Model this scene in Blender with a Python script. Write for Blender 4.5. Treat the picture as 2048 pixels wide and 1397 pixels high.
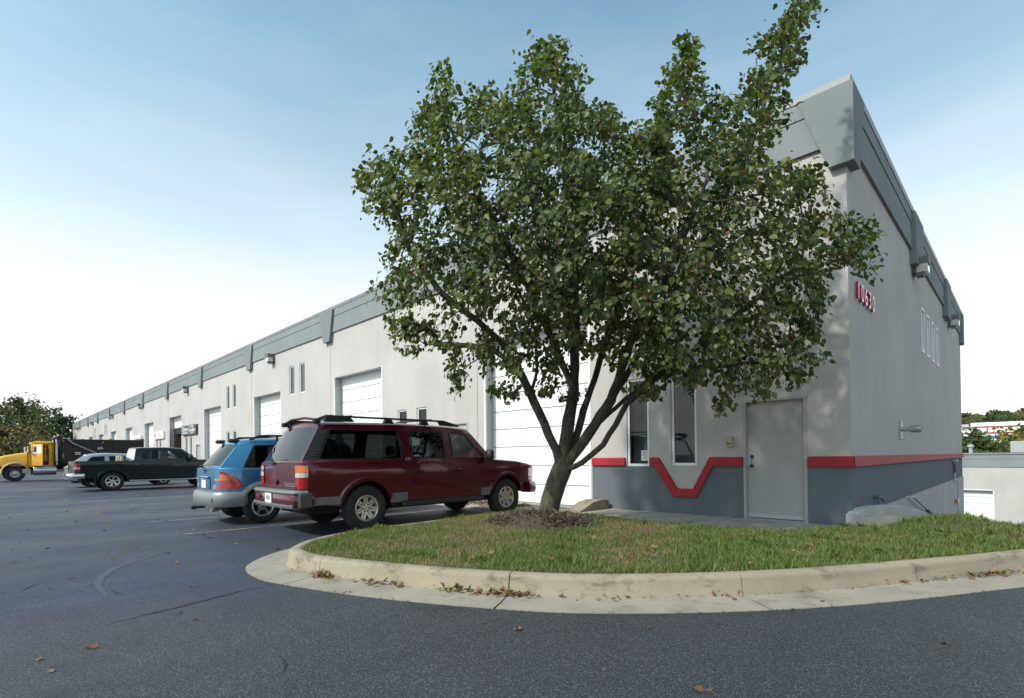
import bpy, bmesh, math, random
import numpy as np
from mathutils import Vector, Matrix
R = math.radians
random.seed(7); RNG = np.random.default_rng(11)
for o in list(bpy.data.objects): bpy.data.objects.remove(o)
SC = bpy.context.scene
COL = SC.collection
# ------------------------------------------------------------------ camera
EYE = 1.27
FPX, PCY = 1039.73, 903.99            # focal length and principal row, in pixels of the 2048-wide photograph
YAW, PITCH, ROLL = -0.0044, 0.0096, -0.0097
_h = R(135) + YAW
FW = Vector((math.cos(_h)*math.cos(PITCH), math.sin(_h)*math.cos(PITCH), math.sin(PITCH)))
_r = Vector((math.sin(_h), -math.cos(_h), 0)); _u = _r.cross(FW)
RT = _r*math.cos(ROLL) + _u*math.sin(ROLL); UP = _u*math.cos(ROLL) - _r*math.sin(ROLL)
cam = bpy.data.cameras.new('camera'); camo = bpy.data.objects.new('camera', cam); COL.objects.link(camo)
cam.sensor_fit = 'HORIZONTAL'; cam.sensor_width = 36.0; cam.lens = 36.0*FPX/2048
cam.shift_y = (PCY-698.5)/2048; cam.clip_start = .05; cam.clip_end = 6000
camo.matrix_world = Matrix(((RT.x, UP.x, -FW.x, 0), (RT.y, UP.y, -FW.y, 0), (RT.z, UP.z, -FW.z, EYE), (0, 0, 0, 1)))
SC.camera = camo
CAMP = Vector((0, 0, EYE))
def ray(x, y): return FW + RT*((x-1024)/FPX) + UP*((PCY-y)/FPX)
def pix(x, y, d): return CAMP + ray(x, y)*d                     # point at forward distance d
def onz(x, y, z=0.0): d = ray(x, y); return CAMP + d*((z-EYE)/d.z)
# ------------------------------------------------------------------ sky, sun, exposure
SUN_AZ = R(257)      # direction the sun stands in, counter-clockwise from +X
SUN_EL = R(43)
world = bpy.data.worlds.new('World'); SC.world = world; world.use_nodes = True
wn = world.node_tree.nodes; wl = world.node_tree.links; wn.clear()
sky = wn.new('ShaderNodeTexSky'); sky.sky_type = 'NISHITA'; sky.sun_disc = False
sky.sun_elevation = SUN_EL; sky.sun_rotation = R(90) - SUN_AZ
sky.altitude = 0; sky.air_density = 1.0; sky.dust_density = 1.6; sky.ozone_density = 1.4
bg = wn.new('ShaderNodeBackground'); bg.inputs[1].default_value = .15
wo = wn.new('ShaderNodeOutputWorld')
# thin autumn haze that whitens the sky evenly all round towards the horizon
wtc = wn.new('ShaderNodeTexCoord'); wsx = wn.new('ShaderNodeSeparateXYZ'); wl.new(wtc.outputs['Generated'], wsx.inputs[0])
wr = wn.new('ShaderNodeValToRGB'); wl.new(wsx.outputs[2], wr.inputs[0]); we = wr.color_ramp.elements
HAZE = [(0, 1), (.22, .90), (.36, .50), (.50, .22), (.66, .06), (.95, .02)]
while len(we) < len(HAZE): we.new(.5)
for el, (p_, v_) in zip(we, HAZE): el.position = p_; el.color = (v_, v_, v_, 1)
wm = wn.new('ShaderNodeMix'); wm.data_type = 'RGBA'
# faint uneven cirrus veil
wmp = wn.new('ShaderNodeMapping'); wmp.inputs['Scale'].default_value = (1.3, 1.3, 5.5); wmp.inputs['Rotation'].default_value = (.12, .05, .4); wl.new(wtc.outputs['Generated'], wmp.inputs[0])
wno = wn.new('ShaderNodeTexNoise'); wno.inputs['Scale'].default_value = 2.1; wno.inputs['Detail'].default_value = 7; wno.inputs['Roughness'].default_value = .58; wl.new(wmp.outputs[0], wno.inputs['Vector'])
wmr = wn.new('ShaderNodeMapRange'); wmr.inputs[1].default_value = .42; wmr.inputs[2].default_value = .75; wmr.inputs[4].default_value = .085; wl.new(wno.outputs['Fac'], wmr.inputs[0])
wad = wn.new('ShaderNodeMath'); wad.operation = 'ADD'; wad.use_clamp = True; wl.new(wr.outputs[0], wad.inputs[0]); wl.new(wmr.outputs[0], wad.inputs[1]); wl.new(wad.outputs[0], wm.inputs[0])
wt = wn.new('ShaderNodeMix'); wt.data_type = 'RGBA'; wt.blend_type = 'MULTIPLY'; wt.inputs[0].default_value = 1; wl.new(sky.outputs[0], wt.inputs[6]); wt.inputs[7].default_value = (.72, 1.09, .95, 1)
wl.new(wt.outputs[2], wm.inputs[6]); wm.inputs[7].default_value = (4.95, 4.90, 4.98, 1)
wl.new(wm.outputs[2], bg.inputs[0]); wl.new(bg.outputs[0], wo.inputs[0])
sl = bpy.data.lights.new('sun', 'SUN'); sl.energy = 2.45; sl.angle = R(2.4); sl.color = (1, .945, .87)
so = bpy.data.objects.new('sun', sl); COL.objects.link(so)
sd = Vector((math.cos(SUN_AZ)*math.cos(SUN_EL), math.sin(SUN_AZ)*math.cos(SUN_EL), math.sin(SUN_EL)))
so.rotation_euler = sd.to_track_quat('Z', 'Y').to_euler(); so.location = (0, 0, 60)
SC.render.engine = 'CYCLES'
SC.view_settings.view_transform = 'Standard'; SC.view_settings.look = 'None'
SC.view_settings.exposure = 0.66; SC.view_settings.gamma = 1; SC.view_settings.use_curve_mapping = False
SC.render.resolution_x = 1024; SC.render.resolution_y = 698
# ------------------------------------------------------------------ helpers
def tag(o, label=None, cat=None, group=None, kind=None):
    if label: o['label'] = label
    if cat: o['category'] = cat
    if group: o['group'] = group
    if kind: o['kind'] = kind
    return o
def empty(name, loc=(0, 0, 0), rz=0, parent=None):
    o = bpy.data.objects.new(name, None); COL.objects.link(o); o.location = loc; o.rotation_euler = (0, 0, rz)
    o.empty_display_size = .2
    if parent: o.parent = parent
    return o
def link(name, me, parent=None, mats=()):
    for m in mats: me.materials.append(m)
    o = bpy.data.objects.new(name, me); COL.objects.link(o)
    if parent: o.parent = parent
    return o
def copy_tree(o, parent=None):
    c = o.copy(); COL.objects.link(c); c.parent = parent
    for ch in o.children: copy_tree(ch, c)
    return c
class MB:
    """collects shapes, then links them as one mesh object"""
    def __init__(s): s.v = []; s.f = []; s.m = []
    def add(s, vs, fs, mi=0):
        n = len(s.v); s.v += [tuple(v) for v in vs]
        for f in fs: s.f.append(tuple(i+n for i in f)); s.m.append(mi)
        return s
    def quad(s, a, b, c, d, mi=0): return s.add([a, b, c, d], [(0, 1, 2, 3)], mi)
    def box(s, x0, x1, y0, y1, z0, z1, mi=0, bev=0):
        if bev:
            b = bev
            pts = []; fs = []
            for z, i in ((z0, b), (z0+b, 0), (z1-b, 0), (z1, b)):
                X0, X1, Y0, Y1 = x0+i, x1-i, y0+i, y1-i
                c = b if i == 0 else b*.4
                pts += [(X0+c, Y0, z), (X1-c, Y0, z), (X1, Y0+c, z), (X1, Y1-c, z), (X1-c, Y1, z), (X0+c, Y1, z), (X0, Y1-c, z), (X0, Y0+c, z)]
            for k in range(3):
                for j in range(8):
                    a = k*8+j; bb = k*8+(j+1) % 8
                    fs.append((a, bb, bb+8, a+8))
            fs.append(tuple(range(7, -1, -1))); fs.append(tuple(range(24, 32)))
            return s.add(pts, fs, mi)
        return s.add([(x0, y0, z0), (x1, y0, z0), (x1, y1, z0), (x0, y1, z0), (x0, y0, z1), (x1, y0, z1), (x1, y1, z1), (x0, y1, z1)],
                     [(3, 2, 1, 0), (4, 5, 6, 7), (0, 1, 5, 4), (1, 2, 6, 5), (2, 3, 7, 6), (3, 0, 4, 7)], mi)
    def prism(s, poly, axis, a, b, mi=0):
        """extrude a 2D polygon along axis from a to b"""
        def P(p, t):
            if axis == 'x': return (t, p[0], p[1])
            if axis == 'y': return (p[0], t, p[1])
            return (p[0], p[1], t)
        n = len(poly)
        vs = [P(p, a) for p in poly] + [P(p, b) for p in poly]
        fs = [(i, (i+1) % n, n+(i+1) % n, n+i) for i in range(n)] + [tuple(range(n-1, -1, -1)), tuple(range(n, 2*n))]
        return s.add(vs, fs, mi)
    def tube(s, pts, r, n=8, mi=0, caps=True):
        pts = [Vector(p) for p in pts]; rs = r if isinstance(r, (list, tuple)) else [r]*len(pts)
        rings = []; up = None
        for i, p in enumerate(pts):
            t = (pts[min(i+1, len(pts)-1)]-pts[max(i-1, 0)]).normalized()
            if up is None: up = Vector((0, 0, 1)) if abs(t.z) < .9 else Vector((1, 0, 0))
            a = t.cross(up).normalized(); b = t.cross(a).normalized(); up = -b if b.dot(up) < 0 else b
            b = up; a = b.cross(t)
            rings.append([p+(a*math.cos(2*math.pi*k/n)+b*math.sin(2*math.pi*k/n))*rs[i] for k in range(n)])
        vs = [v for q in rings for v in q]; fs = []
        for i in range(len(pts)-1):
            for k in range(n):
                a = i*n+k; b = i*n+(k+1) % n
                fs.append((a, b, b+n, a+n))
        if caps: fs.append(tuple(range(n-1, -1, -1))); fs.append(tuple(range(len(vs)-n, len(vs))))
        return s.add(vs, fs, mi)
    def lathe(s, prof, n=24, axis='y', c=(0, 0, 0), mi=0, closed=False):
        """prof: (radius, offset along axis)"""
        vs = []; fs = []
        for rr, t in prof:
            for k in range(n):
                a = 2*math.pi*k/n; p = (rr*math.cos(a), rr*math.sin(a))
                if axis == 'y': v = (c[0]+p[0], c[1]+t, c[2]+p[1])
                elif axis == 'x': v = (c[0]+t, c[1]+p[0], c[2]+p[1])
                else: v = (c[0]+p[0], c[1]+p[1], c[2]+t)
                vs.append(v)
        m = len(prof)
        for i in range(m-1 if not closed else m):
            for k in range(n):
                a = i*n+k; b = i*n+(k+1) % n; i2 = ((i+1) % m)*n
                fs.append((a, b, i2+(k+1) % n, i2+k))
        return s.add(vs, fs, mi)
    def sweep(s, path, prof, mi=0, closed_prof=True, caps=True):
        """plan sweep: path of (x,y); prof of (offset to the left of travel, z)"""
        P = [Vector((p[0], p[1])) for p in path]; n = len(P); m = len(prof); vs = []
        for i in range(n):
            t0 = (P[i]-P[i-1]).normalized() if i > 0 else (P[1]-P[0]).normalized()
            t1 = (P[i+1]-P[i]).normalized() if i < n-1 else t0
            t = (t0+t1).normalized(); nn = Vector((-t.y, t.x)); k = 1/max(.5, nn.dot(Vector((-t0.y, t0.x))))
            for off, z in prof: vs.append((P[i].x+nn.x*off*k, P[i].y+nn.y*off*k, z))
        fs = []
        for i in range(n-1):
            for j in range(m if closed_prof else m-1):
                a = i*m+j; b = i*m+(j+1) % m
                fs.append((a, a+m, b+m, b))
        if caps and closed_prof: fs.append(tuple(range(m))); fs.append(tuple(range(len(vs)-1, len(vs)-m-1, -1)))
        return s.add(vs, fs, mi)
    def mesh(s, name, smooth=None):
        me = bpy.data.meshes.new(name); me.from_pydata(s.v, [], s.f)
        me.polygons.foreach_set('material_index', s.m)
        bm = bmesh.new(); bm.from_mesh(me); bmesh.ops.remove_doubles(bm, verts=bm.verts, dist=1e-5)
        bmesh.ops.recalc_face_normals(bm, faces=bm.faces); bm.to_mesh(me); bm.free()
        if smooth is not None:
            me.polygons.foreach_set('use_smooth', [True]*len(me.polygons)); me.set_sharp_from_angle(angle=R(smooth))
        me.update(); return me
    def build(s, name, mats, parent=None, smooth=None):
        if not isinstance(mats, (list, tuple)): mats = [mats]
        return link(name, s.mesh(name, smooth), parent, mats)
def text_mesh(txt, size, extrude=.004, align='CENTER', bold=0.0):
    cu = bpy.data.curves.new('t', 'FONT'); cu.body = txt; cu.size = size; cu.extrude = extrude; cu.align_x = align; cu.align_y = 'CENTER'; cu.offset = bold
    o = bpy.data.objects.new('t', cu); COL.objects.link(o)
    me = bpy.data.meshes.new_from_object(o.evaluated_get(bpy.context.evaluated_depsgraph_get()))
    bpy.data.objects.remove(o); return me
def text(name, txt, size, mat, parent, loc, xdir, updir, extrude=.004, sx=1.0, bold=0.0):
    me = text_mesh(txt, size, extrude, bold=bold); o = link(name, me, parent, [mat])
    x = Vector(xdir).normalized(); u = Vector(updir).normalized(); n = x.cross(u)
    o.matrix_local = Matrix(((x.x*sx, u.x, n.x, loc[0]), (x.y*sx, u.y, n.y, loc[1]), (x.z*sx, u.z, n.z, loc[2]), (0, 0, 0, 1)))
    return o
def lerp(a, b, t): return a+(b-a)*t
def pw(tab, x):
    if x <= tab[0][0]: return tab[0][1]
    for (a, va), (b, vb) in zip(tab, tab[1:]):
        if x <= b: return va+(vb-va)*(x-a)/max(1e-9, b-a)
    return tab[-1][1]
def catmull(P, k=8):
    P = [Vector(p) for p in P]; out = []
    for i in range(len(P)-1):
        p0 = P[max(i-1, 0)]; p1 = P[i]; p2 = P[i+1]; p3 = P[min(i+2, len(P)-1)]
        for j in range(k):
            t = j/k
            out.append(.5*((2*p1)+(p2-p0)*t+(2*p0-5*p1+4*p2-p3)*t*t+(3*p1-p0-3*p2+p3)*t**3))
    out.append(P[-1]); return out
# ------------------------------------------------------------------ materials
def nodes(name):
    m = bpy.data.materials.new(name); m.use_nodes = True; nt = m.node_tree
    return m, nt, nt.nodes['Principled BSDF'], nt.nodes['Material Output']
def N(nt, t, **kw):
    n = nt.nodes.new(t)
    for k, v in kw.items(): setattr(n, k, v)
    return n
def coord(nt, scale=(1, 1, 1), kind='Object'):
    tc = N(nt, 'ShaderNodeTexCoord'); mp = N(nt, 'ShaderNodeMapping'); mp.inputs['Scale'].default_value = scale
    nt.links.new(tc.outputs[kind], mp.inputs[0]); return mp.outputs[0]
def noise(nt, vec, scale, detail=4, rough=.55):
    n = N(nt, 'ShaderNodeTexNoise'); n.inputs['Scale'].default_value = scale; n.inputs['Detail'].default_value = detail; n.inputs['Roughness'].default_value = rough
    if vec is not None: nt.links.new(vec, n.inputs['Vector'])
    return n.outputs['Fac']
def ramp(nt, fac, stops):
    r = N(nt, 'ShaderNodeValToRGB'); e = r.color_ramp.elements
    while len(e) < len(stops): e.new(.5)
    for el, (p, c) in zip(e, stops): el.position = p; el.color = (*c, 1) if len(c) == 3 else c
    nt.links.new(fac, r.inputs[0]); return r.outputs[0]
def mixc(nt, a, b, fac, mode='MIX'):
    n = N(nt, 'ShaderNodeMix', data_type='RGBA', blend_type=mode)
    for sock, v in ((n.inputs[0], fac), (n.inputs[6], a), (n.inputs[7], b)):
        if hasattr(v, 'links') or hasattr(v, 'is_linked'): nt.links.new(v, sock)
        elif isinstance(v, (int, float)): sock.default_value = v
        else: sock.default_value = (*v, 1)
    return n.outputs[2]
def bump(nt, bsdf, h, strength=.3, dist=.01):
    b = N(nt, 'ShaderNodeBump'); b.inputs['Strength'].default_value = strength; b.inputs['Distance'].default_value = dist
    nt.links.new(h, b.inputs['Height']); nt.links.new(b.outputs[0], bsdf.inputs['Normal'])
def simple(name, col, rough=.5, metal=0, var=.12, vscale=6, bmp=0, bscale=80, coat=0, spec=None, dirt=None, kind='Object'):
    m, nt, b, o = nodes(name); b.inputs['Roughness'].default_value = rough; b.inputs['Metallic'].default_value = metal
    if spec is not None: b.inputs['Specular IOR Level'].default_value = spec
    if coat: b.inputs['Coat Weight'].default_value = coat; b.inputs['Coat Roughness'].default_value = .04
    v = coord(nt, kind=kind)
    if var:
        f = noise(nt, v, vscale, 5)
        c = ramp(nt, f, [(.25, [x*(1-var) for x in col]), (.75, [min(1, x*(1+var)) for x in col])])
        if dirt: c = mixc(nt, c, dirt[0], ramp(nt, noise(nt, v, dirt[1], 6, .7), [(dirt[2], (0, 0, 0)), (dirt[2]+.2, (1, 1, 1))]))
        nt.links.new(c, b.inputs['Base Color'])
    else: b.inputs['Base Color'].default_value = (*col, 1)
    if bmp: bump(nt, b, noise(nt, v, bscale, 6, .6), bmp)
    return m
def glass(name, tint, rough=.02, ior=1.5):
    m, nt, b, o = nodes(name); nt.nodes.remove(b)
    tr = N(nt, 'ShaderNodeBsdfTransparent'); tr.inputs[0].default_value = (*tint, 1)
    gl = N(nt, 'ShaderNodeBsdfGlossy'); gl.inputs['Roughness'].default_value = rough
    fr = N(nt, 'ShaderNodeFresnel'); fr.inputs[0].default_value = ior
    mx = N(nt, 'ShaderNodeMixShader'); nt.links.new(fr.outputs[0], mx.inputs[0]); nt.links.new(tr.outputs[0], mx.inputs[1]); nt.links.new(gl.outputs[0], mx.inputs[2])
    nt.links.new(mx.outputs[0], o.inputs[0]); return m
def stucco(name, col, streak=.10):
    m, nt, b, o = nodes(name); b.inputs['Roughness'].default_value = .9; b.inputs['Specular IOR Level'].default_value = .25
    v = coord(nt); v2 = coord(nt, (1.4, 1.4, .07))
    f = noise(nt, v, .55, 6, .6); c = ramp(nt, f, [(.25, [x*.87 for x in col]), (.75, [x*1.06 for x in col])])
    st = ramp(nt, noise(nt, v2, 2.2, 5, .65), [(.35, (1-streak,)*3), (.65, (1, 1, 1))])
    c = mixc(nt, c, st, .8, 'MULTIPLY'); nt.links.new(c, b.inputs['Base Color'])
    bump(nt, b, noise(nt, v, 130, 4, .7), .22, .006); return m
M = {}
M['wall'] = stucco('wall_stucco', (.51, .480, .462), .07)
M['dark_wall'] = stucco('lower_wall_paint', (.145, .165, .192))
M['fascia'] = stucco('fascia_paint', (.25, .272, .285), .08)
M['pilaster'] = stucco('bracket_paint', (.225, .25, .262), .08)
M['red'] = simple('red_band', (.37, .012, .022), .6, var=.12, vscale=3, bmp=.15)
M['concrete_wall'] = stucco('concrete_wall', (.48, .465, .46), .2)
M['tan_pad'] = simple('tan_concrete', (.44, .345, .25), .9, var=.2, vscale=5, bmp=.2)
M['coping'] = simple('metal_coping', (.24, .245, .265), .45, metal=.2, var=.05)
M['groove'] = simple('groove', (.05, .06, .065), .8, var=0)
M['white_door'] = simple('white_panel', (.80, .80, .795), .45, var=.03, vscale=2)
M['white'] = simple('white_frame', (.78, .78, .77), .4, var=.03)
M['jamb'] = simple('jamb_paint', (.45, .47, .48), .6, var=.05)
M['man_door'] = simple('grey_door', (.38, .365, .355), .5, var=.06, vscale=2)
M['win_glass'] = glass('window_glass', (.62, .70, .72), .01, 1.6)
M['room'] = simple('dark_room', (.10, .125, .14), .9, var=.55, vscale=1.6)
M['pane_backing'] = simple('pane_backing', (.60, .68, .74), .8, var=.15, vscale=1.5)  # pale blue colour stands in for sky reflected in the panes
M['brownroom'] = simple('garage_inside', (.17, .11, .08), .9, var=.3, vscale=.6)
M['wood'] = simple('orange_wood', (.42, .17, .05), .6, var=.25, vscale=3)
M['steel'] = simple('brushed_steel', (.52, .53, .54), .32, metal=.9, var=.06)
M['black'] = simple('black_plastic', (.014, .014, .016), .55, var=.2, vscale=9, bmp=.1)
M['under'] = simple('underbody', (.010, .010, .011), .9, var=.2)
M['rubber'] = simple('tyre_rubber', (.018, .018, .019), .85, var=.25, vscale=12, bmp=.2, bscale=60, dirt=((.07, .065, .055), 6, .56))
M['alloy'] = simple('alloy_wheel', (.50, .48, .43), .35, metal=.75, var=.08, vscale=10)
M['alloy_bright'] = simple('silver_wheel', (.58, .59, .60), .28, metal=.85, var=.05)
M['chrome'] = simple('chrome', (.75, .76, .78), .08, metal=1, var=0)
M['grey_plastic'] = simple('grey_cladding', (.13, .135, .135), .55, var=.12, vscale=8, bmp=.08)
M['step_plastic'] = simple('bumper_step', (.14, .147, .15), .5, var=.08)
M['dark_plastic'] = simple('dark_grey_plastic', (.055, .057, .06), .55, var=.1)
M['light_plastic'] = simple('light_grey_bumper', (.33, .345, .35), .5, var=.08)
M['silver_clad'] = simple('silver_cladding', (.23, .24, .25), .42, metal=.3, var=.05)
M['plate'] = simple('plate', (.72, .73, .72), .4, var=.03)
M['ink'] = simple('dark_lettering', (.03, .03, .035), .6, var=0)
M['tan'] = simple('tan_plastic', (.48, .40, .27), .5, var=.06)
M['pipe'] = simple('galvanised', (.40, .40, .40), .45, metal=.6, var=.15)
def paint(name, col, metal=.35, rough=.32, dust=.0):
    m, nt, b, o = nodes(name); b.inputs['Metallic'].default_value = metal; b.inputs['Roughness'].default_value = rough
    b.inputs['Coat Weight'].default_value = .8; b.inputs['Coat Roughness'].default_value = .03; b.inputs['Specular IOR Level'].default_value = .3
    v = coord(nt); f = noise(nt, v, 1.7, 6, .65)
    c = ramp(nt, f, [(.3, [x*.9 for x in col]), (.7, [x*1.1 for x in col])])
    if dust:
        tc = N(nt, 'ShaderNodeSeparateXYZ'); nt.links.new(v, tc.inputs[0])
        k = ramp(nt, tc.outputs[2], [(.35, (dust,)*3), (.85, (0, 0, 0))])
        kk = mixc(nt, k, ramp(nt, noise(nt, v, 5, 6, .7), [(.35, (.15,)*3), (.7, (1, 1, 1))]), 1.0, 'MULTIPLY')
        c = mixc(nt, c, (.16, .15, .13), kk)
    nt.links.new(c, b.inputs['Base Color'])
    bump(nt, b, noise(nt, v, 2.2, 2, .5), .02, .01)
    return m
M['burgundy'] = paint('burgundy_paint', (.085, .001, .009), .25, .28, .05)
M['blue'] = paint('sky_blue_paint', (.05, .195, .35), .45, .32, .1)
M['darkgreen'] = paint('dark_green_paint', (.006, .012, .012), .3, .3, .04)
M['silver'] = paint('silver_paint', (.42, .43, .45), .7, .3)
M['yellow'] = paint('yellow_paint', (.74, .37, .012), .0, .4, .3)
def lens(name, col):
    m, nt, b, o = nodes(name); b.inputs['Base Color'].default_value = (*col, 1); b.inputs['Roughness'].default_value = .12
    b.inputs['Coat Weight'].default_value = 1; b.inputs['Subsurface Weight'].default_value = .0
    v = coord(nt); w = N(nt, 'ShaderNodeTexWave'); w.inputs['Scale'].default_value = 22; nt.links.new(v, w.inputs['Vector']); bump(nt, b, w.outputs['Fac'], .15, .004)
    return m
M['lens_red'] = lens('red_lens', (.36, .006, .01)); M['lens_amber'] = lens('amber_lens', (.58, .13, .008)); M['lens_clear'] = lens('clear_lens', (.55, .53, .47))
M['car_glass'] = glass('tinted_glass', (.13, .14, .14), .01, 1.4)
M['front_glass'] = glass('green_glass', (.78, .88, .84), .01, 1.45)
M['rear_glass'] = glass('rear_glass', (.03, .035, .04), .015, 2.1)
M['seat'] = simple('seat_cloth', (.03, .03, .032), .9, var=.2)

def asphalt_mat():
    m, nt, b, o = nodes('asphalt'); b.inputs['Roughness'].default_value = .62; b.inputs['Specular IOR Level'].default_value = .5
    v = coord(nt)
    vo = N(nt, 'ShaderNodeTexVoronoi'); vo.inputs['Scale'].default_value = 155; nt.links.new(v, vo.inputs['Vector'])
    sp = N(nt, 'ShaderNodeSeparateColor'); nt.links.new(vo.outputs['Color'], sp.inputs[0])
    stone = ramp(nt, sp.outputs[0], [(0, (.018, .019, .024)), (.62, (.028, .029, .036)), (.84, (.052, .054, .064)), (1, (.125, .128, .140))])
    big = noise(nt, v, .23, 6, .6)
    tone = ramp(nt, big, [(.3, (.80, .82, .88)), (.7, (1.18, 1.15, 1.10))])
    c = mixc(nt, stone, tone, 1.0, 'MULTIPLY')
    # worn brownish dusty areas in the car park, fresher black coat in front
    sx = N(nt, 'ShaderNodeSeparateXYZ'); nt.links.new(v, sx.inputs[0])
    far = N(nt, 'ShaderNodeMapRange'); far.inputs[1].default_value = -7; far.inputs[2].default_value = -16; nt.links.new(sx.outputs[0], far.inputs[0])
    dn = ramp(nt, noise(nt, coord(nt, (.55, .16, 1)), .8, 7, .68), [(.46, (0, 0, 0)), (.66, (1, 1, 1))])
    k = N(nt, 'ShaderNodeMath', operation='MULTIPLY'); nt.links.new(far.outputs[0], k.inputs[0]); nt.links.new(dn, k.inputs[1])
    k2 = N(nt, 'ShaderNodeMath', operation='MULTIPLY'); nt.links.new(k.outputs[0], k2.inputs[0]); k2.inputs[1].default_value = .75
    c = mixc(nt, c, (.135, .118, .10), k2.outputs[0])
    # blue sky sheen painted into the colour over the car park lane
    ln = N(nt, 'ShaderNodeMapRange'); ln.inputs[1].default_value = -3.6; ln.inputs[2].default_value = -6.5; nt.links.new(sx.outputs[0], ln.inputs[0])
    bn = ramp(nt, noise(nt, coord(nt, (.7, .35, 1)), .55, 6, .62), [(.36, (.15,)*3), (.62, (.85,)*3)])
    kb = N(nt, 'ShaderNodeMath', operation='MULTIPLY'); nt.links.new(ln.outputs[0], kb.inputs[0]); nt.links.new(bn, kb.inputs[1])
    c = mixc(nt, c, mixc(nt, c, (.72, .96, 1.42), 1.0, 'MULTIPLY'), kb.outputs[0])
    oil = ramp(nt, noise(nt, v, .62, 5, .66), [(.60, (1, 1, 1)), (.70, (.52, .52, .55))]); c = mixc(nt, c, oil, 1.0, 'MULTIPLY')
    trk = ramp(nt, noise(nt, coord(nt, (.9, .12, 1)), 1.3, 4, .5), [(.35, (.86,)*3), (.65, (1.12,)*3)]); c = mixc(nt, c, trk, .8, 'MULTIPLY')
    nt.links.new(c, b.inputs['Base Color'])
    rg = ramp(nt, noise(nt, v, 1.1, 5, .6), [(.3, (.50,)*3), (.7, (.72,)*3)]); nt.links.new(rg, b.inputs['Roughness'])
    bump(nt, b, vo.outputs['Distance'], .55, .006); return m
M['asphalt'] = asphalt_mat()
M['line'] = simple('worn_line_paint', (.27, .27, .265), .8, var=.3, vscale=7, dirt=((.055, .055, .062), 4, .44))
M['crack'] = simple('crack_filler', (.016, .016, .018), .7, var=.2)
M['sandcrack'] = simple('sandy_crack', (.085, .076, .064), .9, var=.3)
M['skid'] = simple('scuffed_asphalt', (.052, .060, .076), .7, var=.4, vscale=14)
def concrete(name, col, stain=.5):
    m, nt, b, o = nodes(name); b.inputs['Roughness'].default_value = .88; b.inputs['Specular IOR Level'].default_value = .3
    v = coord(nt); f = noise(nt, v, 1.6, 7, .65); c = ramp(nt, f, [(.25, [x*.78 for x in col]), (.5, col), (.8, [min(1, x*1.15) for x in col])])
    s = noise(nt, coord(nt, (1, 1, 2.2)), 2.6, 8, .72); c = mixc(nt, c, [x*.32 for x in col], ramp(nt, s, [(.52, (0, 0, 0)), (.68, (stain,)*3)]))
    g = noise(nt, v, 160, 3, .7); c = mixc(nt, c, ramp(nt, g, [(.35, (.72,)*3), (.6, (1.1,)*3)]), .7, 'MULTIPLY')
    nt.links.new(c, b.inputs['Base Color']); bump(nt, b, noise(nt, v, 70, 6, .7), .35, .008); return m
M['curb'] = concrete('curb_concrete', (.315, .262, .195), .9)
M['gutter'] = concrete('gutter_concrete', (.31, .27, .222), .55)
M['slab'] = concrete('sidewalk_concrete', (.36, .325, .285), .5)
def attr_mat(name, rough=.6, trans=.25, spec=.35, attr='Col', gain=1.0):
    m, nt, b, o = nodes(name); b.inputs['Roughness'].default_value = rough; b.inputs['Specular IOR Level'].default_value = spec
    a = N(nt, 'ShaderNodeAttribute', attribute_name=attr); nt.links.new(a.outputs['Color'], b.inputs['Base Color'])
    if trans:
        t = N(nt, 'ShaderNodeBsdfTranslucent'); cc = mixc(nt, a.outputs['Color'], (1.5, 1.6, .6), 1.0, 'MULTIPLY'); nt.links.new(cc, t.inputs[0])
        mx = N(nt, 'ShaderNodeMixShader'); mx.inputs[0].default_value = trans
        nt.links.new(b.outputs[0], mx.inputs[1]); nt.links.new(t.outputs[0], mx.inputs[2]); nt.links.new(mx.outputs[0], o.inputs[0])
    return m
M['leaf'] = attr_mat('leaf', .48, .30, .32); M['grassblade'] = attr_mat('grass_blade', .6, .3, .25); M['dryleaf'] = attr_mat('dry_leaf', .7, .15, .25); M['farleaf'] = attr_mat('far_leaf', .7, .2, .2)
def leaf_obj_mat():
    m, nt, b, o = nodes('leaf_single'); b.inputs['Roughness'].default_value = .48; b.inputs['Specular IOR Level'].default_value = .32
    oi = N(nt, 'ShaderNodeObjectInfo'); c = ramp(nt, oi.outputs['Random'], [(0, (.035, .056, .018)), (.6, (.085, .112, .038)), (.92, (.155, .18, .06)), (1, (.16, .11, .04))])
    nt.links.new(c, b.inputs['Base Color']); t = N(nt, 'ShaderNodeBsdfTranslucent'); nt.links.new(c, t.inputs[0])
    mx = N(nt, 'ShaderNodeMixShader'); mx.inputs[0].default_value = .28
    nt.links.new(b.outputs[0], mx.inputs[1]); nt.links.new(t.outputs[0], mx.inputs[2]); nt.links.new(mx.outputs[0], o.inputs[0]); return m
M['leafobj'] = leaf_obj_mat()
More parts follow.
